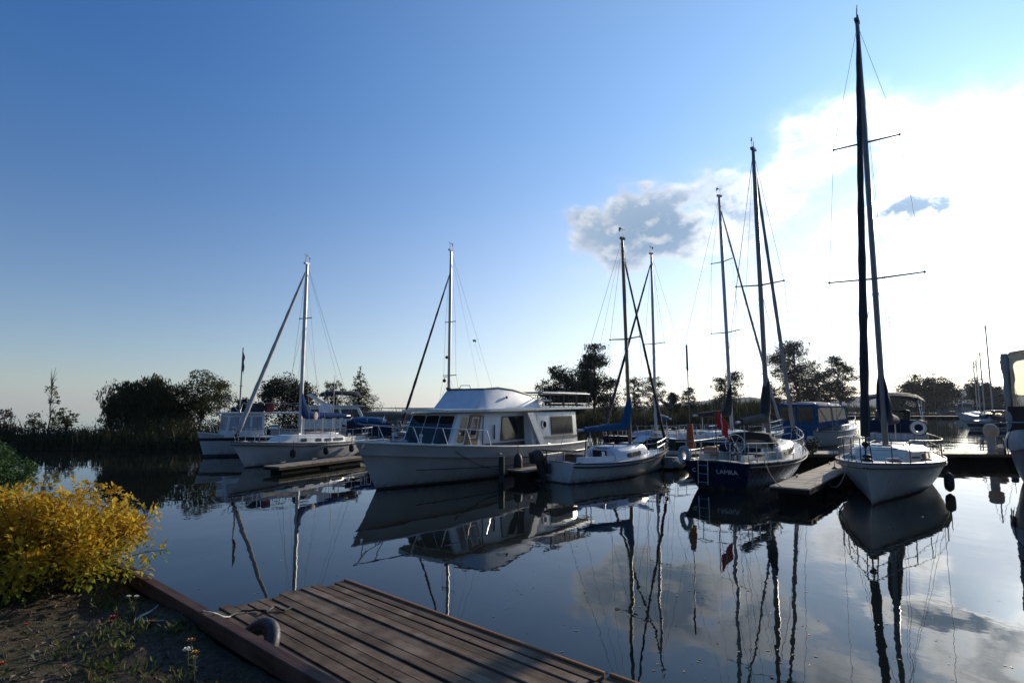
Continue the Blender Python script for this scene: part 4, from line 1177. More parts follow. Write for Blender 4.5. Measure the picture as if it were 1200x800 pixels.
# ------------------------------------------------------------------ sailing boats
def sailboat(label, stem=None, heading=0, L=7, B=2.5, fb=(0.8, 0.75, 1.0), hull=None, centre=None, over=0.6, tw=0.7, rake=0.2, trunk=None, th=0.35, well=None, cw=0.5, deckm=None,
             windows=(), mast=None, spreaders=(), r=0.07, mast_rake=0.1, mastm=None, furl=None, furl_top=0.95, furl_r=0.06, boom=None, cover=None, cover_up=1.0, cover_fat=0.18,
             pulp=True, push=True, n_st=3, railm=None, rub=M_rubrail, sm=0.42, vane=True, rh=0.58, trunkm=None, wm=None, trslope=0.9, seed=0, back=True, tside=0.38, drop=0.0):
    root = empty('sailing_boat', centre if centre is not None else place(stem, heading, L), heading, label, 'sailing boat')
    hu = Hull(L, B, fb, over=over, tw=tw, sm=sm, rake=rake)
    hu.mesh(28).build('hull', hull, root, 40)
    hu.deck(well, cw).build('deck', deckm or M_white, root, 30)
    hu.rail(0.022, 0, 0.999, 0.0).build('toe_rail', rub, root)
    if rub: hu.rail(0.028, 0, 0.995, -0.11, out=0.004).build('rub_strake', rub, root)
    tr = None
    if trunk:
        tr = Trunk(hu, trunk[0], trunk[1], tside, th, trslope)
        cab = tr.mesh().build('cabin', trunkm or M_white, root, 40)
        for xa, xb in windows:
            for sd in (1, -1):
                tr.strip(sd, xa, xb).build('window', wm or M_darkglass, cab, 0)
        hx = trunk[1] - trslope * 0.9 - 0.35
        MB().box((hx, 0, tr.z0(hx) + th * 1.12), (0.5, 0.5, 0.05)).bevel(0.015).build('fore_hatch', M_smokehatch, cab)
        hr = MB()
        for sd in (1, -1):
            ys = tr.w(hx) * 0.6 * sd; zz = tr.z0((trunk[0] + hx) / 2) + th * 1.12
            hr.tube([V((trunk[0] + 0.3, ys, zz - .04)), V((trunk[0] + 0.35, ys, zz + 0.05)), V((hx - 0.4, ys, zz + 0.05)), V((hx - 0.35, ys, zz - .04))], 0.016)
        hr.build('grab_rail', M_teak, cab)
        # companionway: hatch boards and sliding hatch
        x0 = trunk[0]; z0 = tr.z0(x0)
        MB().box((x0 - 0.02, 0, z0 + th * 0.28), (0.05, 0.62, th * 1.1)).build('companionway', M_interior, cab)
        MB().box((x0 + 0.35, 0, z0 + th * 1.11), (0.75, 0.7, 0.05)).bevel(0.015).build('sliding_hatch', trunkm or M_white, cab)
    if well:
        mb = MB()
        for sd in (1, -1):
            n = 8; rr = []
            for i in range(n + 1):
                t = well[0] + (well[1] - well[0]) * i / n; e = hu.edge(t, 1)
                y = min(cw, e.y * 0.9) + 0.02
                rr.append([V((e.x, sd * y, e.z)), V((e.x, sd * (y + 0.14), e.z)), V((e.x, sd * (y + 0.12), e.z + 0.2)), V((e.x, sd * (y + 0.03), e.z + 0.2))])
            mb.loft(rr)
        mb.build('coaming', trunkm or M_white, root)
        t = well[0] + 0.7 * (well[1] - well[0]); e = hu.edge(t, 1)
        for sd in (1, -1): MB().tube([V((e.x, sd * (min(cw, e.y * 0.9) + 0.1), e.z + 0.18)), V((e.x, sd * (min(cw, e.y * 0.9) + 0.1), e.z + 0.36))], [0.075, 0.055], 10).build('winch', M_steel, root)
    M = None
    if mast:
        mx, ztop = mast
        z0 = (tr.z0(mx) + th * tr.k(mx)) if tr and trunk[0] < mx < trunk[1] else hu.zs(hu.t_at(mx))
        M = rig(root, hu, mx, z0, ztop, mast_rake, spreaders, r, mastm, furl=furl, furl_top=furl_top, furl_r=furl_r, vane=vane, back=back)
        if boom:
            bz, bl = boom
            boom_cover(root, (mx - 0.1, 0, z0 + bz), (mx - bl, 0, z0 + bz - 0.03), cover or M_blue, M_alu, cover_up, cover_fat, seed, drop)
            tp = MB().tube([V((mx - bl, 0, z0 + bz)), V((mx - mast_rake, 0, ztop - 0.05))], 0.005, 4).build('topping_lift', M_wire, root)
            MB().tube([V((mx - bl * 0.85, 0, z0 + bz)), V((mx - bl * 0.85, 0, hu.zs(0.2)))], 0.018).build('mainsheet', M_whiterope, root)
    if pulp: pulpit(hu, root, 0.80, rh, railm)
    if push: pushpit(hu, root, 0.14, rh, railm)
    if n_st: lifelines(hu, root, 0.14 if push else 0.1, 0.81, n_st, rh, railm)
    for t in (0.06, 0.9):
        for sd in (1, -1):
            e = hu.edge(t, sd, 0.14, 0.05)
            MB().tube([e - V((0.11, 0, 0)), e + V((0.11, 0, 0))], 0.014).box(e - V((0, 0, 0.03)), (0.06, 0.03, 0.06)).build('cleat', M_steel, root)
    return root, hu, tr, M
M_smokehatch = mat('smoked hatch', (0.03, 0.035, 0.04), 0.15)

hm_white = hull_mat('white sailing hull', [(-0.5, (0.03, 0.03, 0.03)), (0.05, (0.60, 0.60, 0.59))], 0.3)
hm_whiteblue = hull_mat('white hull with blue boot top', [(-0.5, (0.02, 0.03, 0.08)), (0.08, (0.60, 0.60, 0.59))], 0.3)
hm_navy = hull_mat('navy hull', [(-0.5, (0.012, 0.012, 0.014)), (0.05, (0.005, 0.016, 0.052))], 0.22, (0.012, 0.012, 0.016))
hm_green = hull_mat('dark green hull', [(-0.5, (0.02, 0.02, 0.02)), (0.05, (0.008, 0.028, 0.016))], 0.3, (0.04, 0.04, 0.03))
hm_grey = hull_mat('grey hull', [(-0.5, (0.02, 0.02, 0.02)), (0.05, (0.20, 0.21, 0.22))], 0.35)
hm_runab = hull_mat('navy and white runabout hull', [(-0.5, (0.02, 0.02, 0.02)), (0.02, (0.55, 0.55, 0.54)), (0.22, (0.010, 0.016, 0.06)), (0.62, (0.5, 0.5, 0.5))], 0.25)
hm_trawl = hull_mat('small trawler hull', [(-0.5, (0.012, 0.02, 0.06)), (0.12, (0.50, 0.51, 0.52)), (0.78, (0.010, 0.016, 0.034)), (0.93, (0.50, 0.51, 0.52))], 0.35)
hm_cream = hull_mat('cream hull', [(-0.5, (0.02, 0.02, 0.02)), (0.05, (0.52, 0.49, 0.42))], 0.3)

# right foreground: white sloop seen bow on
stem = gp(1022, 592)
FS_, fsh, fst, _m = sailboat('white sloop seen bow on with the tallest mast and black furled headsail', (stem.x, stem.y), 218, 8.6, 2.86, (0.88, 0.88, 1.10), hull_mat('grey white sloop hull', [(-0.5, (0.03, 0.03, 0.03)), (0.05, (0.44, 0.44, 0.44))], 0.3), over=0.75, tw=0.62, trunk=(-1.6, 2.75), th=0.42, well=(0.05, 0.30), cw=0.62,
    windows=((-1.3, -0.3), (0.0, 0.9)), mast=(0.62, 15.2), spreaders=((6.5, 1.3), (11.0, 0.93)), r=0.085, mast_rake=0.12, mastm=mat('grey spar', (0.16, 0.16, 0.165), 0.4, 0.5), furl=M_blackcloth, furl_r=0.085, furl_top=0.985,
    boom=(0.75, 3.6), cover=M_navyc, cover_up=1.25, cover_fat=0.24, n_st=3, railm=M_darksteel, trunkm=M_cream, deckm=M_cream, seed=3, rh=0.62)
e = fsh.edge(0.985, 1, 0, 0)
mb = MB(); mb.ball((e.x - 0.3, 0, e.z + 0.16), 0.10, 10, 6, (1.2, 1.2, 0.5)); mb.ball((e.x - 0.3, 0, e.z + 0.06), 0.12, 10, 6, (1.2, 1.2, 0.4)); mb.build('bow_roller', M_black, FS_)
hb = MB(); x = 2.35
hb.torus((x, -0.75, fsh.zs(fsh.t_at(x)) + 0.07), 0.16, 0.03, (1, 0, 0), (0, 1, 0)); hb.torus((x, -0.75, fsh.zs(fsh.t_at(x)) + 0.12), 0.13, 0.03, (1, 0, 0), (0, 1, 0)); hb.build('rope_coil', M_whiterope, FS_)
fst.strip(1, 1.2, 1.9, 0.42, 0.60).build('cabin_stripe', M_rubrail, FS_, 0)

for x, y in ((3.0, 0.45), (1.0, 1.0), (-0.8, -1.05)):
    zc = fsh.zs(fsh.t_at(x)) + 0.06
    MB().torus((x, y, zc), 0.14, 0.022, (1, 0, 0), (0, 1, 0), 18, 6).build('rope_coil', M_darkrope, FS_)
MB().box((1.9, 0.0, fst.z0(1.9) + 0.34), (0.5, 0.9, 0.16)).bevel(0.06).build('sail_bag', M_navyc, FS_)
for sd in (1, -1): MB().tube([V((-2.0, 0.75 * sd, 1.15)), V((-0.4, 1.0 * sd, 1.02)), V((1.2, 0.85 * sd, 1.04)), V((3.6, 0.3 * sd, 1.14))], 0.012, 5).build('jib_sheet', M_whiterope, FS_)
# navy sloop seen from its stern quarter
c = gp(845, 574)
hd = 40
h = az(hd); L = 7.6
NV, nvh, nvt, _m = sailboat('navy blue sloop seen from the stern with red flag', None, hd, L, 2.75, (0.86, 0.82, 1.12), hm_navy, centre=V((c.x, c.y, 0)) + h * (L / 2), over=0.8, tw=0.72, rake=0.35, trunk=(-0.9, 2.5), th=0.40, well=(0.05, 0.36), cw=0.55,
    windows=((-0.6, 0.9),), mast=(1.0, 12.25), spreaders=((7.0, 0.86),), r=0.085, mast_rake=0.22, mastm=mat('grey spar', (0.16, 0.16, 0.165), 0.4, 0.5), furl=M_sail, furl_r=0.065, furl_top=0.965,
    boom=(0.78, 3.0), cover=mat('dark green black cover', (0.013, 0.020, 0.018), 0.85, var=0.3, bump=0.012, bscale=6), cover_up=1.5, cover_fat=0.2, n_st=4, trunkm=M_cream, deckm=M_cream, wm=M_curtain, seed=5)
e0 = nvh.edge(0, 1, 0, 0)
M_letters = mat('white lettering', (0.7, 0.7, 0.7), 0.5)
zt, zb = 0.62, 0.2
xa, xb_ = nvh.x(0, zt), nvh.x(0, zb)
slope = math.atan2(xb_ - xa, zt - zb)
M_moor = None
ux = V((0, -1, 0)); uy = V((nvh.x(0, 0.8) - nvh.x(0, 0.4), 0, 0.4)).normalized(); uz = ux.cross(uy)
rot = Matrix((ux, uy, uz)).transposed().to_euler()
lettering('LAMRA', 0.20, NV, V((nvh.x(0, 0.56), -0.28, 0.56)) + uz * 0.004, rot, M_letters)
lettering('C', 0.18, NV, V((nvh.x(0, 0.57), 0.72, 0.57)) + uz * 0.004, rot, M_letters, 'emblem_letter')
ladder(NV, (e0.x - 0.07, 0.36, 0.92), 0.30, 0.75, (-0.3, 0, 0), M_steel, 3)
# cockpit gear
g = MB(); g.box((-2.9, 0.62, 1.08), (0.35, 0.4, 0.28)); g.bevel(0.06); g.build('tan_cushion', M_tan, NV)
g = MB(); g.torus((-2.75, -0.1, 1.32), 0.30, 0.011, (0, 1, 0), (0.1, 0, 1), 24, 6)
for k in range(3):
    a = k * PI / 3; g.tube([V((-2.75, -0.1 - 0.32 * math.cos(a), 1.32 - 0.32 * math.sin(a))), V((-2.75, -0.1 + 0.32 * math.cos(a), 1.32 + 0.32 * math.sin(a)))], 0.006)
g.tube([V((-2.72, -0.1, 0.6)), V((-2.72, -0.1, 1.32))], 0.06); g.build('steering_wheel', M_steel, NV)
arch_top(NV, -1.15, -0.35, 0.75, 1.52, 0.08, M_blackcloth, 'spray_hood', droop=0.18, zx=-0.05, edge=0.3)
MB().box((-0.55, 0, 1.38), (0.05, 1.3, 0.4)).build('hood_window', M_smoke, NV)

MB().box((-2.3, -0.55, 0.98), (0.9, 0.36, 0.12)).bevel(0.04).build('dark_cushion', M_blackcloth, NV)
MB().box((-1.7, 0.55, 1.12), (0.5, 0.34, 0.26)).bevel(0.05).build('gear_bag', M_navyc, NV)
for x, y in ((1.9, 0.55), (0.6, -0.75), (-3.2, -0.75)):
    zc = nvh.zs(nvh.t_at(x)) + 0.08
    MB().torus((x, y, zc), 0.15, 0.022, (1, 0, 0), (0, 1, 0), 18, 6).build('rope_coil', M_whiterope, NV)
MB().torus((-3.3, -0.2, 1.15), 0.13, 0.03, (0, 1, 0), (0, 0, 1), 18, 6).build('rope_hank', M_darkrope, NV)
# small white sloop with outboard
L = 5.6
sc_ = V((1.42, 19.9, 0)); h = az(50)
GS, gsh, gst, _m = sailboat('small white sloop with blue sail cover and black outboard motor', None, 50, L, 2.25, (0.66, 0.62, 0.86), hull_mat('small sloop hull', [(-0.5, (0.05, 0.05, 0.05)), (0.03, (0.60, 0.60, 0.58))], 0.3), centre=sc_ + h * (L / 2), over=0.75, tw=0.74, rake=-0.05,
    trunk=(-0.55, 2.0), th=0.44, well=(0.06, 0.38), cw=0.6, windows=((0.1, 1.05),), mast=(1.15, 8.95), spreaders=((5.05, 0.72),), r=0.06, mast_rake=0.22, mastm=M_goldalu, furl=M_blackcloth, furl_r=0.045, furl_top=0.93,
    boom=(0.62, 2.6), cover=M_blue, cover_up=1.15, cover_fat=0.17, n_st=0, push=False, pulp=True, rh=0.42, trunkm=M_bluewhite, rub=M_navyc, wm=M_curtain, seed=7, trslope=0.7)
outboard(GS, (-3.12, 0.28, 0.62), M_black, -0.35, 1.15)
MB().box((-2.95, 0.28, 0.45), (0.10, 0.4, 0.32)).build('motor_bracket', M_rubrail, GS)
g = MB(); g.box((-2.3, 0.2, 1.0), (1.2, 0.75, 0.05), Matrix.Rotation(0.05, 3, 'Y')); g.tube([V((-2.7, 0.5, 0.6)), V((-2.7, 0.5, 1.0))], 0.02); g.tube([V((-1.9, 0.5, 0.6)), V((-1.9, 0.5, 1.0))], 0.02); g.build('stern_table', M_rubrail, GS)
MB().box((-1.75, 0.1, 0.72), (0.5, 0.5, 0.3)).bevel(0.05).build('cockpit_box', mat('brown cooler', (0.07, 0.045, 0.035), 0.6), GS)
MB().tube([V((-1.35, 0.0, 0.7)), V((-1.25, 0, 1.45))], 0.02).build('tiller', M_black, GS)
MB().box((1.75, -0.1, 1.28), (0.6, 0.5, 0.04), Matrix.Rotation(-0.35, 3, 'Y')).build('open_hatch', mat('blue grey hatch lid', (0.25, 0.38, 0.50), 0.3), GS)

# white sloop on the left with its own finger dock
stem = gp(287, 548)
LS, lsh, lst, _m = sailboat('white sloop left of the big yacht with blue sail cover and grey furled headsail', (stem.x, stem.y), 203, 7.2, 2.5, (0.85, 0.85, 1.08), hm_white, over=0.75, tw=0.7, rake=0.25, trunk=(-1.7, 2.2), th=0.36, well=(0.05, 0.28), cw=0.55,
    windows=((-1.5, -0.75), (-0.6, -0.15), (0.05, 0.4), (0.9, 1.2)), mast=(0.55, 9.2), spreaders=((6.6, 0.34),), r=0.075, mast_rake=0.05, mastm=mat('pale grey spar', (0.42, 0.42, 0.44), 0.4, 0.3), furl=mat('pale furled sail', (0.40, 0.39, 0.37), 0.7, var=0.3), furl_r=0.075, furl_top=0.97,
    boom=(0.85, 3.3), cover=mat('deep blue canvas', (0.005, 0.034, 0.135), 0.9, var=0.35, vscale=4, spec=0.08, bump=0.03, bscale=5), cover_up=1.0, cover_fat=0.19, n_st=3, seed=9)
MB().ball((-0.1, 0.32, 2.05), 0.16, 12, 8, (1, 0.15, 1.2)).build('cover_emblem', mat('white and red emblem', (0.55, 0.40, 0.38), 0.7, var=0.5, vscale=12), LS)

# sloop hidden behind the big yacht: its mast and bow show
ES, esh, est, _m = sailboat('sloop moored behind the big white yacht with slim dark furled headsail', (-5.25, 30.2), 215, 8.2, 2.7, (0.95, 0.95, 1.2), hm_white, over=0.8, trunk=(-1.6, 2.4), th=0.4, well=(0.05, 0.28), windows=((-1.2, 0.2),),
    mast=(1.05, 11.3), spreaders=((4.2, 0.45), (7.2, 0.36)), r=0.075, mast_rake=0.05, furl=M_blackcloth, furl_r=0.055, furl_top=0.88, boom=(0.8, 3.2), cover=M_blue, cover_up=0.7, n_st=3, seed=11)
MB().ball((1.25, 0, 5.2), 0.09, 8, 6).build('steaming_light', M_black, ES)
MB().tube([V((1.2, 0, 4.1)), V((1.42, 0, 4.1)), V((1.42, 0, 3.95))], 0.02).ball((1.42, 0, 3.9), 0.10, 8, 6).build('radar_reflector', M_black, ES)

# sloop beyond the walkway: second of the crossed masts
HS, hsh, hst, _m = sailboat('low grey white sloop behind the walkway with blue bundle on its boom', (5.15, 31.2), 232, 8.4, 2.6, (0.8, 0.78, 1.0), hm_navy, over=0.7, trunk=(-1.9, 2.3), th=0.34, well=(0.05, 0.26), windows=(),
    mast=(0.45, 11.3), spreaders=((6.05, 0.7),), r=0.07, mast_rake=0.0, mastm=mat('pale grey spar', (0.42, 0.42, 0.44), 0.4, 0.3), furl=M_blackcloth, furl_r=0.06, furl_top=0.96, boom=(0.72, 1.15), cover=M_blue, cover_up=1.3, cover_fat=0.22, n_st=3, seed=13, deckm=M_greyc, trunkm=M_greyc)
mb = MB(); a = hsh.edge(0.02, 1, 0.02, 0.0); b = hsh.edge(0.22, 1, 0.02, 0.0)
mb.prism([a + V((0, 0, -0.25)), b + V((0, 0, -0.25)), b + V((0, 0, 0.55)), a + V((0, 0, 0.55))], (0, -0.02, 0)); mb.build('weather_cloth', M_blue, HS)
# sloop with green hull farther right
KS, ksh, kst, _m = sailboat('dark green hulled sloop behind the navy one', (14.2, 32.0), 62, 7.8, 2.5, (1.0, 0.98, 1.22), hm_green, over=0.6, trunk=(-1.9, 1.6), th=0.32, well=(0.05, 0.26), windows=((-1.3, 0.0),),
    mast=(0.55, 13.6), spreaders=((6.3, 0.92), (10.05, 0.7)), r=0.075, mast_rake=0.25, mastm=mat('pale grey spar', (0.42, 0.42, 0.44), 0.4, 0.3), furl=M_sail, furl_r=0.055, furl_top=0.96, boom=(0.8, 2.4), cover=M_blackcloth, cover_up=1.6, cover_fat=0.2, n_st=3, seed=15, rub=M_white, deckm=M_white)

# ------------------------------------------------------------------ motor boats
def cruiser(label, centre, heading, L=7.5, B=2.7, fb=(0.95, 0.95, 1.25), hull=None, canvas=M_blue, top_z=2.7, top=(-0.30, 0.10), house_h=0.35, ws=(0.14, 0.02), ws_z=0.65, curtains=None, curtain_aft=True,
            transom=None, rail=True, radar=False, name='motor_cruiser', over=0.7, frames=True, well=True, deckm=None, solid_top=None, platform=True, rub=M_rubrail, cat='motor boat', tw=0.86, wind_m=None, crown=0.12, aft_panel=None):
    root = empty(name, V((centre[0], centre[1], 0)), heading, label, cat)
    hu = Hull(L, B, fb, over=over, tw=tw, sm=0.4, rake=0.0, round_=0.2, vee=0.85, pw=2.3)
    hu.mesh(26).build('hull', hull, root, 40)
    hu.deck((0.05, 0.5) if well else None, B * 0.36, 0.45).build('deck', deckm or M_white, root, 30)
    hu.rail(0.03, 0, 0.999, -0.03).build('rub_rail', rub, root)
    tr = Trunk(hu, 0.0, L * 0.40, 0.30, house_h, L * 0.26, top=0.75)
    cab = tr.mesh().build('fore_cabin', M_white, root, 40)
    for sd in (1, -1): tr.strip(sd, L * 0.02, L * 0.13).build('window', M_darkglass, cab, 0)
    xb, xt = ws[0] * L, ws[1] * L
    z0 = tr.z0(xb) + house_h * 0.95; z1 = z0 + ws_z
    wb = tr.w(xb) * 0.92
    windshield(root, xb, xt, wb * 0.8, wb * 0.78, z0, z1, L * 0.16, M_alu, wind_m)
    xa, xf = top[0] * L, top[1] * L
    w = B * 0.43
    arch_top(root, xa, xf, w, top_z, crown, solid_top or canvas, 'hard_top' if solid_top else 'bimini_top')
    if frames:
        for f in (0.06, 0.5, 0.94):
            hoop(root, xa + (xf - xa) * 0.5 - 0.1, w * 1.02, hu.zs(0.3) + 0.05, top_z + crown * 0.8, xa + (xf - xa) * f)
    if curtains:
        zb = hu.zs(0.3) + 0.12
        for sd in (1, -1):
            q = [V((xa + 0.05, sd * w * 1.0, zb)), V((xf + 0.25, sd * w * 1.0, zb + 0.3)), V((xf - 0.03, sd * w * 0.97, top_z - 0.02)), V((xa + 0.05, sd * w * 0.97, top_z - 0.02))]
            if sd > 0: q = [q[1], q[0], q[3], q[2]]
            fr = MB()
            fr.panel(q, 0, 1, 0, 0.30, 0.01); fr.panel(q, 0, 1, 0.92, 1, 0.01); fr.panel(q, 0, 0.05, 0.30, 0.92, 0.01); fr.panel(q, 0.95, 1, 0.30, 0.92, 0.01); fr.panel(q, 0.48, 0.52, 0.30, 0.92, 0.01)
            fo = fr.build('side_curtain', canvas, root)
            MB().panel(q, 0.05, 0.48, 0.30, 0.92, 0.004).build('clear_window', curtains, fo); MB().panel(q, 0.52, 0.95, 0.30, 0.92, 0.004).build('clear_window', curtains, fo)
        if curtain_aft:
            q = [V((xa, w, zb)), V((xa, -w, zb)), V((xa, -w * 0.95, top_z + crown * 0.5)), V((xa, w * 0.95, top_z + crown * 0.5))]
            fr = MB()
            fr.panel(q, 0, 1, 0, 0.32, 0.01); fr.panel(q, 0, 1, 0.88, 1, 0.01)
            for a, b in ((0, 0.06), (0.47, 0.53), (0.94, 1)): fr.panel(q, a, b, 0.32, 0.88, 0.01)
            fo = fr.build('aft_curtain', aft_panel or canvas, root)
            MB().panel(q, 0.06, 0.47, 0.32, 0.88, 0.004).build('clear_window', curtains, fo); MB().panel(q, 0.53, 0.94, 0.32, 0.88, 0.004).build('clear_window', curtains, fo)
    # seats, helm
    e = hu.edge(0.42, 1); st = MB()
    st.box((L * -0.03, B * 0.2, e.z + 0.12), (0.5, 0.5, 0.7)); st.box((L * -0.03 - 0.22, B * 0.2, e.z + 0.55), (0.12, 0.5, 0.5)); st.bevel(0.04); st.build('seat', M_curtain, root); MB().box((L * -0.36, 0, e.z + 0.0), (0.5, B * 0.6, 0.5)).bevel(0.04).build('seat', M_curtain, root)
    MB().box((L * 0.06, -B * 0.2, e.z + 0.3), (0.4, 0.7, 0.7)).bevel(0.05).build('helm_console', M_interior, root)
    if transom:
        x0 = hu.x(0, hu.fb[0] * 0.6)
        MB().prism([V((x0 - 0.004, -hu.b(0) * 0.93, 0.18)), V((x0 - 0.004, hu.b(0) * 0.93, 0.18)), V((x0 - 0.004, hu.b(0) * 0.985, hu.fb[0] + 0.02)), V((x0 - 0.004, -hu.b(0) * 0.985, hu.fb[0] + 0.02))], (-0.03, 0, 0)).build('transom_panel', transom, root)
    if platform: MB().box((-L / 2 - 0.32, 0, 0.24), (0.62, B * 0.8, 0.07)).bevel(0.02).build('swim_platform', M_white, root)
    if rail: bow_rail(hu, root, 0.55, 0.985, 0.5, M_steel, 4)
    if radar:
        z = hu.zs(0.3); xr = xa + 0.3
        MB().tube([V((xr - 0.3, w * 1.08, z)), V((xr + 0.3, w * 1.0, top_z - 0.25)), V((xr + 0.42, w * 0.8, top_z + 0.05)), V((xr + 0.42, -w * 0.8, top_z + 0.05)), V((xr + 0.3, -w * 1.0, top_z - 0.25)), V((xr - 0.3, -w * 1.08, z))], 0.07, 8).build('radar_arch', M_white, root)
    return root, hu

# blue canopy cruiser with its stern towards us
c = gp(930, 524)
LC, lch = cruiser('cruiser under a blue canopy with blue transom moored beyond the navy sloop', (c.x + 3.15, c.y + 2.3), 54, 7.6, 2.9, (1.05, 1.0, 1.35), hm_white, M_blue, 2.55, (-0.44, 0.06), 0.4, (0.16, 0.02), 0.75, M_smoke, True, transom=M_blue, aft_panel=M_blue, crown=0.16)
MB().box((-3.86, -1.05, 0.52), (0.03, 0.34, 0.42)).build('registration_plate', M_white, LC)
# navy bimini cruiser behind the bow-on sloop
NC, nch = cruiser('white cruiser with navy bimini and round lifebuoy behind the bow on sloop', (21.4, 33.4), 30, 7.8, 3.0, (1.15, 1.1, 1.4), hm_white, M_navyc, 2.95, (-0.42, 0.12), 0.4, (0.18, 0.04), 0.8, None, False, wind_m=M_glass, crown=0.2)
MB().box((-3.4, 0, 1.45), (0.6, 2.5, 0.75)).bevel(0.15).build('cockpit_cover', M_navyc, NC)
ladder(NC, (-4.1, -0.5, 1.1), 0.4, 1.0, (-0.4, 0, 0), M_steel, 4)
# runabout with dark canvas far right
c = gp(1160, 503)
RB, rbh = cruiser('navy and white runabout with black canvas top right of the open water', (c.x + 1.0, c.y + 1.0), 268, 4.9, 2.1, (0.85, 0.85, 1.0), hm_runab, M_blackcloth, 1.95, (-0.42, 0.06), 0.18, (0.13, 0.0), 0.6, M_vinyl, True, rail=False, platform=False, crown=0.1, name='runabout', over=0.6)
# two cruisers beyond the left sloop
FC, fch = cruiser('white flybridge cruiser with dark upper canvas behind the left sloop', (-11.6, 39.5), 68, 8.2, 3.1, (1.15, 1.1, 1.5), hm_white, M_blackcloth, 3.35, (-0.14, 0.16), 0.45, (0.34, 0.20), 0.55, None, False, frames=True, radar=False, name='flybridge_cruiser')
hs, q = frustum((-2.4, 1.9, 1.2, 1.05), (-2.3, 1.2, 1.1, 2.5), FC, 'saloon', M_white, 0.04)
for k in ('port', 'star'):
    for u0, u1 in ((0.06, 0.32), (0.36, 0.62), (0.66, 0.94)): window(q[k], u0, u1, 0.45, 0.88, hs, M_darkglass, 0.06)
for u0, u1 in ((0.04, 0.48), (0.52, 0.96)): window(q['front'], u0, u1, 0.4, 0.92, hs, M_darkglass, 0.06)
MB().hexa([(-2.6, -1.2, 2.50), (1.6, -1.2, 2.50), (1.6, 1.2, 2.50), (-2.6, 1.2, 2.50)], [(-2.6, -1.15, 2.58), (1.5, -1.15, 2.58), (1.5, 1.15, 2.58), (-2.6, 1.15, 2.58)]).build('flybridge_deck', M_white, FC)
for sd in (1, -1): MB().hexa([(-0.9, sd * 1.1, 2.55), (-0.6, sd * 1.1, 2.55), (-0.6, sd * 1.18, 2.55), (-0.9, sd * 1.18, 2.55)], [(-2.0, sd * 1.1, 3.3), (-1.75, sd * 1.1, 3.3), (-1.75, sd * 1.18, 3.3), (-2.0, sd * 1.18, 3.3)]).build('arch_leg', M_white, FC)
MB().box((3.2, 0.5, 1.75), (1.5, 1.0, 0.45)).bevel(0.12).build('blue_cover', M_blue, FC)
EC, ech = cruiser('grey white express cruiser with tan canopy left of the big yacht wheelhouse', (-7.7, 41.0), 75, 7.4, 2.7, (1.15, 1.1, 1.4), hull_mat('pale grey hull', [(-0.5, (0.02, 0.02, 0.02)), (0.05, (0.42, 0.43, 0.43))], 0.3), mat('olive grey canvas', (0.12, 0.12, 0.095), 0.8, bump=0.01, bscale=6), 2.0, (-0.42, 0.12), 0.4, (0.24, 0.08), 0.6, M_smoke, True)
# small boat showing its blue hull and white fittings between left sloop and big yacht
BC, bch = cruiser('open boat with blue cockpit cover and white rails left of the big yacht bow', (-7.0, 32.6), 80, 4.6, 2.2, (0.95, 0.9, 1.05), hm_white, M_blue, 1.75, (-0.40, 0.02), 0.25, (0.2, 0.1), 0.35, None, False, name='open_boat')
MB().torus((2.0, -1.0, 1.3), 0.22, 0.055, (1, 0, 0), (0, 0.2, 1), 20, 8).build('life_ring', M_white, BC)
MB().prism([V((-1.9, -1.15, 0.95)), V((0.4, -1.15, 0.95)), V((0.4, -1.10, 1.6)), V((-1.9, -1.05, 1.75))], (0, 0.02, 0)).build('cockpit_cover', M_navyc, BC)

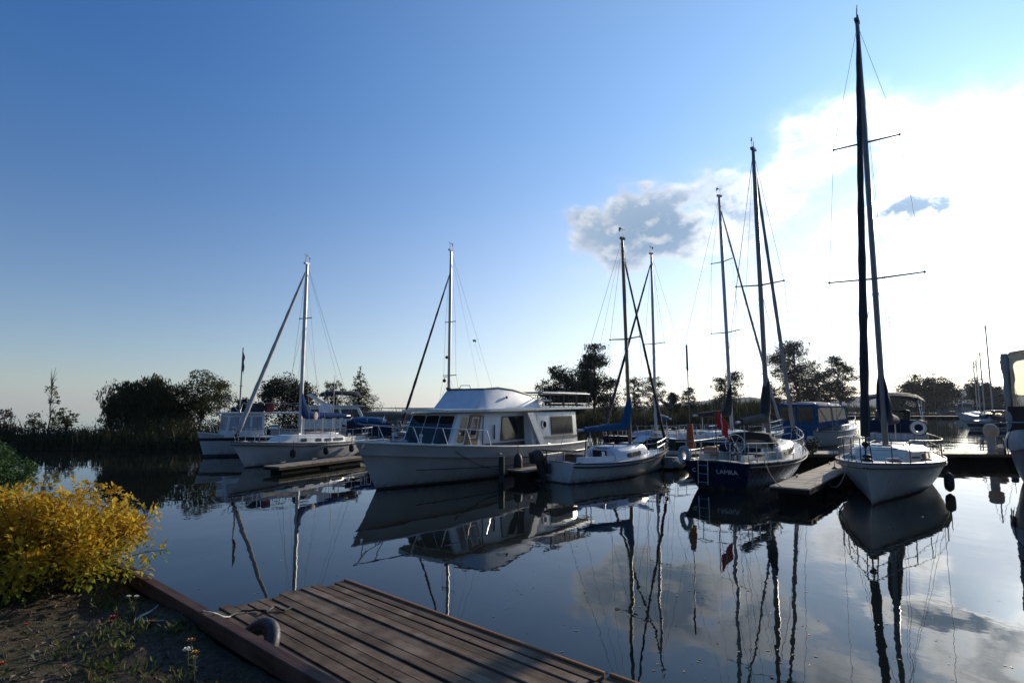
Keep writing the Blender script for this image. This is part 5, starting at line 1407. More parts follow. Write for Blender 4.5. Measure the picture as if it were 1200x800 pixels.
# small fishing trawler at the left
M_palecurt = mat('pale curtained window', (0.30, 0.34, 0.40), 0.25, var=0.4, vscale=4, stretch=(6, 6, 0.4))
def small_trawler():
    root = empty('fishing_boat', V((-12.7, 31.7, 0)), 232, 'small white and navy cabin boat with flag mast at the left', 'fishing boat')
    hu = Hull(6.6, 2.4, (0.85, 0.88, 1.22), over=0.35, tw=0.8, sm=0.42, round_=0.3, vee=0.8)
    hu.mesh().build('hull', hm_trawl, root, 40); hu.deck(dz=-0.15).build('deck', M_white, root); hu.rail(0.035).build('rub_rail', M_white, root)
    hs, q = frustum((0.7, 2.55, 0.84, 0.95), (0.7, 2.42, 0.82, 2.12), root, 'pilot_house', M_bluewhite, 0.03)
    for u0, u1 in ((0.05, 0.33), (0.36, 0.64), (0.67, 0.95)): window(q['front'], u0, u1, 0.30, 0.88, hs, M_palecurt, 0.03)
    for k in ('port', 'star'):
        for u0, u1 in ((0.06, 0.3), (0.36, 0.6), (0.66, 0.92)): window(q[k], u0, u1, 0.30, 0.88, hs, M_palecurt, 0.03)
    MB().box((0.05, 0, 2.16), (5.2, 1.95, 0.09)).bevel(0.02).build('roof', M_white, root)
    for x in (-1.9, -3.0):
        for sd in (1, -1): MB().bar((x, 0.95 * sd, 0.8), (x, 0.95 * sd, 2.06), 0.08, 0.08).build('roof_post', M_white, root)
    mb = MB()
    for sd in (1, -1):
        mb.tube([V((1.5, 0.9 * sd, 2.15)), V((1.4, 0.9 * sd, 2.65)), V((-1.0, 0.9 * sd, 2.65)), V((-1.0, 0.9 * sd, 2.15))], 0.018)
    mb.tube([V((1.4, 0.9, 2.65)), V((1.4, -0.9, 2.65))], 0.018); mb.build('roof_railing', M_steel, root)
    g = MB(); g.box((0.9, 0, 2.42), (0.5, 1.2, 0.5)); g.bevel(0.12); g.build('steering_console', M_interior, root)
    MB().box((0.4, 0.5, 2.45), (0.4, 0.45, 0.5)).bevel(0.08).build('maroon_seat', mat('maroon cloth', (0.16, 0.03, 0.03), 0.8), root)
    MB().box((-2.6, 0.5, 2.38), (0.55, 0.5, 0.46)).bevel(0.04).build('white_bin', M_bluewhite, root)
    for c_, r_ in (((-1.7, -0.3, 2.4), 0.28), ((-1.2, 0.5, 2.38), 0.22)): MB().ball(c_, r_, 10, 6, (1.3, 0.9, 0.8)).build('covered_gear', M_blackcloth, root)
    mst = MB().tube([V((1.75, 0, 2.1)), V((1.72, 0, 5.55))], [0.045, 0.03], 8).build('mast', M_sail, root)
    MB().tube([V((1.73, -0.28, 3.55)), V((1.73, 0.28, 3.55))], 0.02).build('crosstree', M_sail, mst)
    MB().tube([V((1.75, 0, 2.2)), V((2.4, 0, 2.9))], 0.02).build('signal_arm', M_steel, mst)
    fl = []
    n = 9
    for i in range(n + 1):
        z = 5.3 - 0.95 * i / n; w = 0.05 + 0.03 * math.sin(i * 1.3) + 0.04 * i / n
        fl.append([V((1.70 - w * k / 5, 0.05 * math.sin(k * 1.6 + i * 0.5), z - 0.03 * k)) for k in range(6)])
    b_ = [[p + V((0, 0.012, 0)) for p in r][::-1] for r in fl]
    MB().loft([a + b for a, b in zip(fl, b_)]).build('flag', mat('dark red blue flag', (0.14, 0.035, 0.055), 0.8, var=0.7, vscale=7), mst)
    MB().tube([V((-2.9, 0.8, 0.9)), V((-2.95, 0.8, 4.2))], 0.016).build('whip_antenna', M_white, root)
    bow_rail(hu, root, 0.6, 0.98, 0.45, M_steel, 3)
    return root
small_trawler()

# boat at the right edge with a tall canvas shelter and a shrouded bow
def shelter_boat():
    root = empty('shelter_boat', V((18.4, 19.7, 0)), 222, 'boat with tall canvas shelter and grey tarpaulin at the right edge', 'house boat')
    L = 8.0
    hu = Hull(L, 3.0, (1.2, 1.25, 1.5), over=0.15, tw=0.9, sm=0.45, round_=0.14, vee=0.2, pw=7)
    hu.mesh().build('hull', hm_grey, root, 40); hu.deck(dz=-0.02).build('deck', M_cream, root); hu.rail(0.03).build('rub_rail', M_rubrail, root)
    # tarpaulin hung over the bow rail
    rings = []
    rnd = random.Random(2)
    for i in range(25):
        t = 0.42 + 0.57 * i / 24
        e = hu.edge(min(t, 0.992), 1, -0.04, 0)
        y = max(e.y, 0.02)
        rings.append([V((e.x + rnd.uniform(-.01, .01), -y - 0.03 + 0.02 * math.sin(i * 1.1), e.z - 0.22 + 0.05 * math.sin(i * 0.9))), V((e.x, -y - 0.05, e.z + 0.05)), V((e.x, -y * 0.96, e.z + 0.33 + 0.03 * math.sin(i * 0.7))), V((e.x, -y * 0.5, e.z + 0.40)), V((e.x, 0, e.z + 0.42)), V((e.x, y * 0.5, e.z + 0.40)), V((e.x, y * 0.96, e.z + 0.33)), V((e.x, y + 0.05, e.z + 0.05)), V((e.x, y + 0.03, e.z - 0.22))])
    MB().loft(rings, False, False, False).build('bow_tarpaulin', M_greyc, root, 60)
    for t in (0.6, 0.72, 0.84):
        for sd in (1, -1):
            e = hu.edge(t, sd, -0.09, 0); MB().tube([V((e.x, e.y * 0.9, e.z + 0.42)), e + V((0.03, 0, 0.05)), e + V((0.05, 0, -0.4))], 0.016).build('lashing', M_navyc, root)
    # shelter
    x0, x1, w, zt = -3.4, 1.35, 1.42, 4.25
    arch_top(root, x0, x1, w + 0.12, zt, 0.22, M_greyc, 'shelter_roof', droop=0.04, edge=0.25)
    for x in (x0 + 0.1, (x0 + x1) / 2, x1 - 0.08):
        for sd in (1, -1):
            mb = MB(); rr = []
            for i in range(14):
                f = i / 13; z = 1.2 + (zt - 1.2) * f; k = 0.115 + 0.025 * math.sin(i * 1.7 + x) - 0.03 * math.sin(PI * f)
                rr.append([V((x + k * 1.2 * math.cos(2 * PI * q / 10), sd * (w - 0.02) + k * math.sin(2 * PI * q / 10), z)) for q in range(10)])
            mb.loft(rr); mb.build('gathered_curtain', M_sail, root, 60)
    for sd in (1, -1):
        y = sd * w
        for xa, xb in ((x0 + 0.2, (x0 + x1) / 2 - 0.12), ((x0 + x1) / 2 + 0.12, x1 - 0.22)):
            q = [V((xa, y, 2.5)), V((xb, y, 2.5)), V((xb, y, zt - 0.12)), V((xa, y, zt - 0.12))]
            MB().prism(q, (0, 0.006 * sd, 0)).build('clear_window', M_vinyl, root)
            MB().prism([V((xa, y, 1.95)), V((xb, y, 1.95)), V((xb, y, 2.5)), V((xa, y, 2.5))], (0, 0.02 * sd, 0)).build('lower_curtain', M_maroon, root)
        mb = MB(); mb.tube([V((x0, y * 1.04, 1.98)), V((x1 + 0.2, y * 1.04, 1.98))], 0.028)
        for k in range(8): mb.tube([V((x0 + 0.2 + k * 0.62, y * 1.04, 1.0)), V((x0 + 0.2 + k * 0.62, y * 1.04, 1.96))], 0.02)
        mb.build('side_railing', M_steel, root)
    q = [V((x1, -w, 2.5)), V((x1, w, 2.5)), V((x1, w, zt - 0.05)), V((x1, -w, zt - 0.05))]
    MB().prism([p + V((0, 0.14 if p.y < 0 else -0.14, 0)) for p in q], (0.006, 0, 0)).build('front_window', M_vinyl, root)
    MB().prism([V((x1, -w, 1.0)), V((x1, w, 1.0)), V((x1, w, 2.5)), V((x1, -w, 2.5))], (0.02, 0, 0)).build('front_curtain', M_maroon, root)
    MB().tube([V((x1 + 0.06, -w - 0.02, 1.98)), V((x1 + 0.06, w + 0.02, 1.98))], 0.028).build('front_rail', M_steel, root)
    MB().box((-1.0, 0, 1.3), (2.6, 2.2, 0.8)).bevel(0.1).build('cabin_seating', M_interior, root)
    MB().box((2.3, -0.4, 1.75), (0.5, 0.4, 0.3)).bevel(0.08).build('deck_bag', M_bluewhite, root)
    return root
shelter_boat()

# grey work boat and bare masts far off
WB = empty('work_boat', gp(1128, 488.6) * V((1, 1, 0)), 285, 'grey work boat with cluttered deck far off beyond the open water', 'work boat')
hu = Hull(9.0, 3.2, (1.2, 1.1, 1.9), over=0.8, tw=0.85); hu.mesh(16).build('hull', hm_grey, WB); hu.deck().build('deck', M_grey, WB)
hs, q = frustum((-2.0, 0.6, 1.1, 1.0), (-1.9, 0.3, 1.0, 3.3), WB, 'wheelhouse', M_grey)
for k in ('front', 'port', 'star'): window(q[k], 0.1, 0.9, 0.55, 0.9, hs)
mb = MB(); rnd = random.Random(6)
for i in range(16): mb.box((rnd.uniform(-4, 2.5), rnd.uniform(-1, 1), 1.3 + rnd.uniform(0, 0.8)), (rnd.uniform(0.3, 0.9), rnd.uniform(0.3, 0.8), rnd.uniform(0.3, 0.9)))
mb.build('deck_gear', M_darksteel, WB)
for x in (-3.5, -1.0, 1.2): MB().tube([V((x, 0, 1)), V((x + 0.3, 0.2, 4.2 + x * 0.2))], 0.05).build('pole', M_steel, WB)

def far_sloop(px, ytop, d, label, head, col=M_alu, cover=M_navyc):
    p = dp(px, 470, d); t = dp(px - 2, ytop, d)
    root = empty('far_sailing_boat', V((p.x, p.y, 0)), head, label, 'sailing boat', 'sloops moored far off at the right')
    hu = Hull(8, 2.7, (1.0, 0.95, 1.2), over=0.7); hu.mesh(14).build('hull', hm_white, root); hu.deck().build('deck', M_white, root)
    Trunk(hu, -1.6, 2.2, 0.4, 0.4).mesh(8).build('cabin', M_white, root)
    MB().tube([V((0.4, 0, 1.2)), V((0.4, 0, t.z))], [0.12, 0.09], 8).build('mast', col, root)
    MB().tube([V((0.3, 0, 2.1)), V((-3.2, 0, 2.0))], [0.32, 0.2], 8).build('sail_cover', cover, root)
    MB().tube([V((4.4, 0, 1.3)), V((0.45, 0, t.z))], 0.03, 5).build('forestay', M_wire, root); MB().tube([V((-4, 0, 1.1)), V((0.45, 0, t.z))], 0.03, 5).build('backstay', M_wire, root)
far_sloop(1166, 381, 92, 'far sloop with the tallest bare mast near the shelter boat', 285)
far_sloop(1156, 413, 104, 'far sloop with middle height mast just left of the tallest one', 285)
far_sloop(1150.5, 422, 118, 'far sloop with short mast third from the shelter boat', 285)
far_sloop(1147, 423, 131, 'far sloop with short mast leftmost of the four bare masts', 285)

# inflatable dinghy
def dinghy():
    c = gp(793, 551)
    root = empty('inflatable_dinghy', V((c.x, c.y + 1.2, 0)), 25, 'grey inflatable dinghy with small outboard beside the navy sloop stern', 'dinghy')
    rings = []
    gm = mat('grey inflatable fabric', (0.20, 0.195, 0.18), 0.55, var=0.2)
    pts = [V((-1.35, 0.52, 0.26)), V((-1.0, 0.56, 0.26)), V((0.3, 0.55, 0.27)), V((0.85, 0.42, 0.32)), V((1.12, 0.2, 0.37)), V((1.2, 0, 0.38)), V((1.12, -0.2, 0.37)), V((0.85, -0.42, 0.32)), V((0.3, -0.55, 0.27)), V((-1.0, -0.56, 0.26)), V((-1.35, -0.52, 0.26))]
    MB().tube(pts, [0.12] + [0.21] * 9 + [0.12], 12).build('tube_hull', gm, root, 60)
    MB().box((-0.1, 0, 0.10), (2.0, 0.8, 0.06)).build('floor', M_grey, root)
    MB().box((-1.1, 0, 0.30), (0.05, 0.75, 0.42)).build('transom', M_grey, root)
    MB().box((-0.2, 0, 0.42), (0.25, 0.9, 0.04)).build('seat', M_cream, root)
    outboard(root, (-1.15, 0, 0.62), M_black, 0, 0.85)
dinghy()

# ------------------------------------------------------------------ things hung on boats
def world(root, p): 
    a = root.rotation_euler[2]; return V(root.location) + Matrix.Rotation(a, 3, 'Z') @ V(p)
bpy.context.view_layer.update()
# flag and its staff
def ensign():
    p = world(NV, (-3.75, 0.10, 0.9)); 
    root = empty('ensign_flag', p, 130, 'drooping red and white maple leaf flag on the navy sloop stern', 'flag')
    MB().tube([V((0, 0, 0)), V((-0.02, 0, 1.55))], 0.016, 8).build('staff', M_teak, root)
    rings = []; n = 14
    for i in range(n + 1):
        f = i / n; x = 0.02 + 0.34 * f ** 0.8 * (1 if f < 0.7 else 1)
        zt = 1.52 - 0.50 * f - 0.05 * math.sin(f * 7); zb = 0.95 - 0.42 * f ** 1.2
        y = 0.06 * math.sin(f * 9.0)
        rings.append([V((x, y + 0.035 * math.sin(k * 0.9 + i * 0.6), zt + (zb - zt) * k / 8)) for k in range(9)])
    m, nt, b = new_mat('red white flag cloth')
    sx = nt.n('ShaderNodeSeparateXYZ'); nt.put(sx.inputs[0], nt.n('ShaderNodeTexCoord').outputs['Generated'])
    col = nt.ramp(sx.outputs[0], [(0, (0.62, 0.025, 0.02)), (0.40, (0.70, 0.66, 0.64)), (0.56, (0.62, 0.025, 0.02))], 'CONSTANT'); nt.put(b.inputs['Base Color'], col); b.inputs['Roughness'].default_value = 0.8
    back = [[p + V((0.0, 0.008, 0)) for p in r][::-1] for r in rings]
    MB().loft([a + b_ for a, b_ in zip(rings, back)]).build('cloth', m, root, 70)
ensign()
p = world(NV, (-3.7, 0.95, 0.9)); root = empty('dan_buoy', p, 0, 'tall pole with faded red cloth sleeve on the navy sloop stern', 'marker pole')
MB().tube([V((0, 0, -0.1)), V((0.10, 0.0, 3.6))], 0.016, 8).build('pole', M_darksteel, root)
MB().tube([V((0.08, 0, 2.75)), V((0.10, 0, 3.55))], [0.035, 0.03], 8).build('dark_sleeve', M_black, root)
MB().tube([V((0.0, 0, 0.3)), V((0.02, 0, 0.55)), V((0.03, 0, 1.05))], [0.10, 0.13, 0.08], 8).build('red_sleeve', M_orange, root)
p = world(NV, (-3.98, 1.05, 1.0)); root = empty('horseshoe_buoy', p, 72, 'pale horseshoe lifebuoy hung at the port corner of the navy stern', 'lifebuoy')
MB().torus((0, 0, 0), 0.215, 0.075, (0, 1, 0), (0, 0, 1), 28, 10, 95, 445).build('cover', mat('pale blue grey vinyl', (0.30, 0.36, 0.43), 0.5), root, 60)
p = world(FS_, (-4.35, 0.55, 1.72)); root = empty('lifebuoy', p, 38, 'round white lifebuoy with dark rim on the bow on sloop stern rail', 'lifebuoy')
MB().torus((0, 0, 0), 0.20, 0.062, (0, 1, 0), (0, 0, 1), 32, 10).build('ring', M_white, root, 60)
MB().torus((0, 0, 0), 0.265, 0.028, (0, 1, 0), (0, 0, 1), 32, 8).build('dark_rim', M_rubrail, root, 60)
# fenders
p = world(FS_, (0.3, fsh.b(0.53) + 0.10, 0.30)); fender(p, 'black fender low on the lit side of the bow on sloop', 0.55, 0.13)
p = world(FS_, (-0.2, -fsh.b(0.48) - 0.15, 0.25)); fender(p, 'black fender between the bow on sloop and its finger dock', 0.55, 0.12)
p = gp(1104, 524); fender(V((p.x, 31.5, 1.05)), 'black fender at the stern of the navy bimini cruiser', 0.9, 0.18)
for i, xx in enumerate((2.0, 0.3, -1.5)):
    t = lsh.t_at(xx)
    p = world(LS, (xx, (lsh.b(t) + 0.12), 0.50)); fender(p, 'small black fender on the left sloop, %s' % ('nearest its bow', 'middle one of three', 'nearest its stern')[i], 0.36, 0.13, top=0.35)
t = YHULL.t_at(0.6); p = world(YACHT, (0.6, YHULL.b(t) + 0.17, 0.45)); fender(p, 'long dark fender on the side of the big white yacht', 0.85, 0.15)

# ------------------------------------------------------------------ docks
dock((5.2, 26.2), (25.5, 26.2), 1.7, 'long walkway that the finger docks run into', 0.5, seed=1, cleats=5, fasc=wood_mat('brown walkway fascia', (0.20, 0.12, 0.07), (0.10, 0.06, 0.035), (0.24, 0.17, 0.11)))
a = gp(925, 571, 0.45); d_ = az(38)
dock(a, a + d_ * 9.8, 0.95, 'grey finger dock between the navy sloop and the bow on sloop', seed=2)
dock((0.15, 20.0), (4.6, 25.6), 0.8, 'brown finger dock between the big yacht and the small sloop', 0.38, seed=3)
a = gp(318, 546, 0.30); b = gp(421, 534, 0.30)
dock(a, b, 0.8, 'narrow finger dock alongside the left sloop', 0.30, seed=4, cleats=3)
dock((66, 128), (100, 124), 2.5, 'far low dock beside the grey work boat', 0.5, seed=5, cleats=0, board=0.8)
dock((18.2, 17.6), (24.5, 25.3), 0.9, 'finger dock on the far side of the shelter boat', seed=6)

def pile(p, label, h, r, cap):
    root = empty('mooring_pile', p, 0, label, 'mooring pile')
    MB().loft([[V((r * math.cos(2 * PI * k / 14) * s, r * math.sin(2 * PI * k / 14) * s, z)) for k in range(14)] for z, s in ((-1.0, 1.02), (0.5, 1.0), (h, 0.97))]).build('post', M_grey if cap else M_black, root)
    if cap:
        rr = []
        for z, s in ((h - 0.12, 1.35), (h + 0.05, 1.75), (h + 0.22, 1.65), (h + 0.36, 1.2), (h + 0.42, 0.7)):
            rr.append([V((r * s * (1 + 0.08 * math.sin(3 * k + z * 9)) * math.cos(2 * PI * k / 14), r * s * (1 + 0.08 * math.cos(2 * k)) * math.sin(2 * PI * k / 14), z)) for k in range(14)])
        MB().loft(rr).build('cloth_cap', mat('pale tan sacking', (0.50, 0.38, 0.27), 0.85, var=0.2, bump=0.02, bscale=6), root, 60)
p = gp(1162, 530, 0.5)
pile(V((p.x + 0.2, p.y + 0.2, 0)), 'grey post with pale tan cloth cap on the walkway by the shelter boat', 1.3, 0.165, True)
pile(V((-0.35, 19.9, 0)), 'dark post standing by the finger dock of the big yacht', 0.85, 0.10, False)
# dock step box and a plant tub beyond the navy bow
p = gp(960, 536, 0.5)
shrub('dock_plant', 'dark bushy plant on the dock ahead of the navy sloop', V((p.x + 0.4, 24.9, 0.5)), 0.42, 0.42, 0.75, 24, 700, 0.08, leaf_mat('dark plant leaves', [(0.012, 0.022, 0.008), (0.025, 0.04, 0.014)], 0.2), None, 33, 0.8, 'plant', 0.05)
p = gp(1173, 531, 0.5); o = MB().ball((p.x, p.y, 0.62), 0.17, 12, 8, (1.3, 1, 0.85)).build('cloth_bundle', mat('pale orange cloth', (0.55, 0.34, 0.22), 0.85, bump=0.02, bscale=7), None, 60); tag(o, 'pale orange cloth bundle at the foot of the capped post', 'bundle')

# mooring lines
rope('mooring_line', [world(FS_, (3.9, -0.5, 1.15)), a * 0 + gp(965, 556, 0.5)], 'white mooring line from the bow on sloop to the finger dock', M_whiterope, 0.014, 0.55, 'mooring line', 'mooring lines')
rope('mooring_line', [world(NV, (-3.2, -1.1, 0.9)), gp(915, 570, 0.5)], 'pale mooring line from the navy sloop to its finger dock', M_darkrope, 0.014, 0.12, 'mooring line', 'mooring lines')
rope('mooring_line', [world(YACHT, (3.4, 1.2, 1.2)), V((0.3, 20.3, 0.42))], 'dark mooring line along the side of the big yacht', M_darkrope, 0.014, 0.3, 'mooring line', 'mooring lines')
rope('mooring_line', [world(GS, (2.9, 0.2, 0.9)), V((6.2, 25.6, 0.55))], 'dark mooring line from the small sloop bow to the walkway', M_darkrope, 0.012, 0.1, 'mooring line', 'mooring lines')
rope('mooring_line', [world(GS, (-2.6, 0.9, 0.7)), V((1.1, 21.2, 0.42))], 'pale line from the small sloop stern to its finger dock', M_whiterope, 0.012, 0.06, 'mooring line', 'mooring lines')

# kite
p = dp(556, 402, 260); root = empty('kite', p, 100, 'yellow and green crescent kite high above the big yacht', 'kite')
rings = []
for i in range(17):
    a_ = PI * (0.12 + 0.80 * i / 16); s = math.sin(PI * (0.06 + 0.88 * i / 16)); c0 = V((0, 1.9 * math.cos(a_), 1.5 * math.sin(a_)))
    rings.append([c0 + V((0.7 * s * math.cos(k * PI / 5), 0, 0.10 * s * math.sin(k * PI / 5))) for k in range(10)])
m = leaf_mat('kite cloth', [(0.62, 0.58, 0.03), (0.62, 0.58, 0.03)], 0.6)
MB().loft(rings[4:12]).build('yellow_panel', m, root, 60)
m = leaf_mat('green kite cloth', [(0.05, 0.16, 0.06), (0.05, 0.16, 0.06)], 0.5)
MB().loft(rings[:5]).build('green_tip', m, root, 60); MB().loft(rings[11:]).build('green_tip', m, root, 60)
mb = MB()
for y in (-1.7, -0.8, 0.9, 1.75): mb.tube([V((0, y, 0.3)), V((3, 0, -9))], 0.012, 4)
mb.build('lines', M_wire, root)

# ------------------------------------------------------------------ trees
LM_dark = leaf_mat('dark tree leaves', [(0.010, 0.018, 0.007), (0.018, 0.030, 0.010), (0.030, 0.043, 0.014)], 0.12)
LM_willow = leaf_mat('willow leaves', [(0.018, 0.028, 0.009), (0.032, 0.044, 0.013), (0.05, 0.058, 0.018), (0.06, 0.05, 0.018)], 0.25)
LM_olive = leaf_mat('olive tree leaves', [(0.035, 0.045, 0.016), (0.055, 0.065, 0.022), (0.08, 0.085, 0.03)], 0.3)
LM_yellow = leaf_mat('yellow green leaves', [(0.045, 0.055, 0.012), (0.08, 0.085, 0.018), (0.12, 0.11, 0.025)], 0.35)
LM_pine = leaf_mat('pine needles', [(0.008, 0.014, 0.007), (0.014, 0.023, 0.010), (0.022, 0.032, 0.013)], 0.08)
LM_purple = leaf_mat('purple brown leaves', [(0.05, 0.035, 0.035), (0.07, 0.045, 0.045), (0.05, 0.04, 0.03)], 0.3)

def tree(name, label, px, pyt, d, wpx, kind, leaf, n_leaf, size, seed, group='trees on the far shore', dx=0, base=None, lean=0.0, trunk_r=None, cat='tree', low=0.0):
    rnd = random.Random(seed)
    b = dp(px, 476, d); zb = 0.5 if base is None else base
    top = dp(px, pyt, d).z; h = top - zb; w = wpx / FOC * d
    root = empty(name, V((b.x, b.y, zb - 0.1)), rnd.uniform(0, 360), label, cat, group)
    root.rotation_euler = (0, 0, 0)
    tr = MB(); tr_r = trunk_r or max(0.07, h * 0.022)
    lobes = []   # centre, radius vector
    trunk_top = h * {'round': 0.55, 'willow': 0.6, 'pine': 0.95, 'spruce': 0.97, 'airy': 0.75, 'bare': 0.98, 'poplar': 0.85, 'bush': 0.3}[kind]
    tp = [V((lean * h * 0.3 * (i / 7) ** 2 + rnd.uniform(-.02, .02) * h * (i > 0), rnd.uniform(-.02, .02) * h * (i > 0), trunk_top * i / 7)) for i in range(8)]
    tr.tube(tp, [tr_r * (1.25 if i == 0 else 1 - 0.8 * i / 7) for i in range(8)], 7)
    def on_trunk(z):
        f = max(0, min(0.999, z / trunk_top)) * 7; k = int(f); return tp[k].lerp(tp[k + 1], f - k)
    def limb(z, tip, r):
        a = on_trunk(min(z, trunk_top * 0.98)); m_ = a.lerp(tip, 0.5) + V((0, 0, 0.06 * h)); pts = []
        for i in range(6):
            f = i / 5; pts.append(a * (1 - f) ** 2 + m_ * 2 * f * (1 - f) + tip * f * f)
        tr.tube(pts, [r * (1 - 0.8 * i / 5) for i in range(6)], 5)
    if kind in ('round', 'willow', 'airy', 'poplar', 'bush'):
        nl = {'round': 30, 'willow': 34, 'airy': 30, 'poplar': 26, 'bush': 20}[kind]
        cz = {'round': 0.62, 'willow': 0.60, 'airy': 0.62, 'poplar': 0.58, 'bush': 0.5}[kind] * h
        rz = {'round': 0.40, 'willow': 0.42, 'airy': 0.40, 'poplar': 0.46, 'bush': 0.5}[kind] * h
        for i in range(nl):
            while True:
                q = V((rnd.uniform(-1, 1), rnd.uniform(-1, 1), rnd.uniform(-1, 1)))
                if 0.25 < q.length < 1: break
            if kind != 'bush': q = q * (0.55 + 0.45 * rnd.random()) / max(0.6, q.length) if q.length > 0.6 else q
            shp = 1.0 if kind != 'poplar' else 1 - 0.35 * max(0, q.z)
            c = V((q.x * w * 0.8 * shp + lean * h * 0.25 * (q.z + 1), q.y * w * 0.8 * shp, cz + q.z * rz * 0.86))
            rr = w * rnd.uniform(0.20, 0.38) * (0.85 if kind == 'airy' else 1)
            lobes.append((c, V((rr, rr, rr * rnd.uniform(0.6, 0.95)))))
            if kind != 'bush' or i % 3 == 0: limb(max(0.15 * h, c.z * rnd.uniform(0.35, 0.7)), c, tr_r * rnd.uniform(0.25, 0.5))
    elif kind == 'pine':
        nl = 44
        for i in range(nl):
            f = (i + 0.5) / nl; z = h * (0.20 + 0.76 * f)
            ww = w * (0.55 + 0.6 * math.sin(PI * (0.15 + 0.75 * f))) * rnd.uniform(0.5, 1.05) * (1 if f < 0.85 else 0.55)
            a = rnd.uniform(0, 2 * PI); c = V((math.cos(a) * ww * 0.72, math.sin(a) * ww * 0.72, z)) + on_trunk(z) * V((1, 1, 0)) + V((lean * h * 0.25 * f, 0, 0))
            rr = w * rnd.uniform(0.26, 0.50); lobes.append((c, V((rr, rr, rr * rnd.uniform(0.4, 0.65))))); limb(z - 0.05 * h, c, tr_r * 0.35)
    elif kind == 'spruce':
        nl = 34
        for i in range(nl):
            f = (i + 0.5) / nl; z = h * (0.10 + 0.88 * f); ww = w * (1 - f) ** 0.85
            a = i * 2.4; c = V((math.cos(a) * ww * 0.6, math.sin(a) * ww * 0.6, z)); rr = max(0.05 * w, ww * rnd.uniform(0.4, 0.62))
            lobes.append((c, V((rr, rr, rr * 0.6 + 0.02 * h)))); limb(z, c, tr_r * 0.25)
    elif kind == 'bare':
        for i in range(26):
            z = h * rnd.uniform(0.2, 0.78); a = rnd.uniform(0, 2 * PI); ln = w * rnd.uniform(0.25, 0.8) * (1.15 - z / h)
            tip = V((math.cos(a) * ln, math.sin(a) * ln, z + h * rnd.uniform(0.08, 0.2))); limb(z, tip, tr_r * 0.35)
            if rnd.random() < 0.45 and z < h * 0.65: rr = w * rnd.uniform(0.1, 0.22); lobes.append((tip * V((0.8, 0.8, 0.85)), V((rr, rr, rr * 1.1))))
        for i in range(6):
            a = rnd.uniform(0, 2 * PI); c = V((math.cos(a) * w * 0.7, math.sin(a) * w * 0.7, h * rnd.uniform(0.1, 0.32))); rr = w * rnd.uniform(0.2, 0.35); lobes.append((c, V((rr, rr, rr)))); limb(0.1 * h, c, tr_r * 0.4)
    if low:
        for i in range(7):
            a = rnd.uniform(0, 2 * PI); rr = w * rnd.uniform(0.3, 0.45); lobes.append((V((math.cos(a) * w * 0.6, math.sin(a) * w * 0.6, h * rnd.uniform(0.1, low))), V((rr, rr, rr))))
    tr.build('trunk', M_bark, root, 60)
    vs, fs = [], []
    n_leaf = int(n_leaf * (2.6 if d < 60 else 4.0)); size = size * 0.66
    vol = [max(1e-4, r.x * r.y) for _, r in lobes]; tot = sum(vol)
    for (c, r), vv in zip(lobes, vol):
        k = max(6, int(n_leaf * vv / tot))
        subs = [V((rnd.gauss(0, .5), rnd.gauss(0, .5), rnd.gauss(0, .5))) for _ in range(max(3, k // 14))]
        for j in range(k):
            s = rnd.choice(subs); q = s + V((rnd.gauss(0, .22), rnd.gauss(0, .22), rnd.gauss(0, .22)))
            p = c + V((q.x * r.x, q.y * r.y, q.z * r.z))
            if p.z < 0.05: p.z = rnd.uniform(0.02, 0.3)
            if p.z > h: p.z = h - rnd.uniform(0, 0.06) * h
            s1 = size * rnd.uniform(0.55, 1.3)
            if kind == 'willow':
                p.z -= rnd.random() ** 2 * r.z * 0.7
                if p.z < 0.05: continue
                dd = V((rnd.uniform(-.35, .35), rnd.uniform(-.35, .35), -1)); nn = V((rnd.uniform(-1, 1), rnd.uniform(-1, 1), 0.2)); L_, W_ = s1 * 1.9, s1 * 0.30
            elif kind in ('pine', 'spruce'):
                dd = V((rnd.uniform(-1, 1), rnd.uniform(-1, 1), rnd.uniform(-.35, .45))); nn = V((rnd.uniform(-.6, .6), rnd.uniform(-.6, .6), 1)); L_, W_ = s1 * 1.4, s1 * 0.35
            else:
                dd = V((rnd.uniform(-1, 1), rnd.uniform(-1, 1), rnd.uniform(-.8, .6))); nn = V((rnd.uniform(-1, 1), rnd.uniform(-1, 1), rnd.uniform(-.2, 1))); L_, W_ = s1, s1 * 0.42
            if dd.length < 1e-3 or dd.normalized().cross(nn).length < 1e-3: continue
            leaf_faces(vs, fs, p, dd, nn, L_, W_)
    raw_mesh('crown', vs, fs, leaf, root)
    return root

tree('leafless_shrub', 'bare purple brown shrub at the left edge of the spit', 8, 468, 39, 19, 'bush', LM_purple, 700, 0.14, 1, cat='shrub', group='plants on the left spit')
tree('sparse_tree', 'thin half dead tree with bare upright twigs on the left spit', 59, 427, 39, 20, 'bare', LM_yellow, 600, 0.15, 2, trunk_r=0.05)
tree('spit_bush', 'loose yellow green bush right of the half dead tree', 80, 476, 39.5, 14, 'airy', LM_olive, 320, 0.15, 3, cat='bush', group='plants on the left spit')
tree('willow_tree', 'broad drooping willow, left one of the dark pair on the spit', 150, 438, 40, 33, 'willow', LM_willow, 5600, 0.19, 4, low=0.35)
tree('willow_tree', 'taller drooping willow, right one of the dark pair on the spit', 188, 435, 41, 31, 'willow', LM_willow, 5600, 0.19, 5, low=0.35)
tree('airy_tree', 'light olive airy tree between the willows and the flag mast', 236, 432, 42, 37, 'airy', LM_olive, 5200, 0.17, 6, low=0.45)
tree('round_tree', 'dark round tree behind the left sloop mast', 333, 434, 50, 37, 'round', LM_dark, 5200, 0.22, 7, low=0.3)
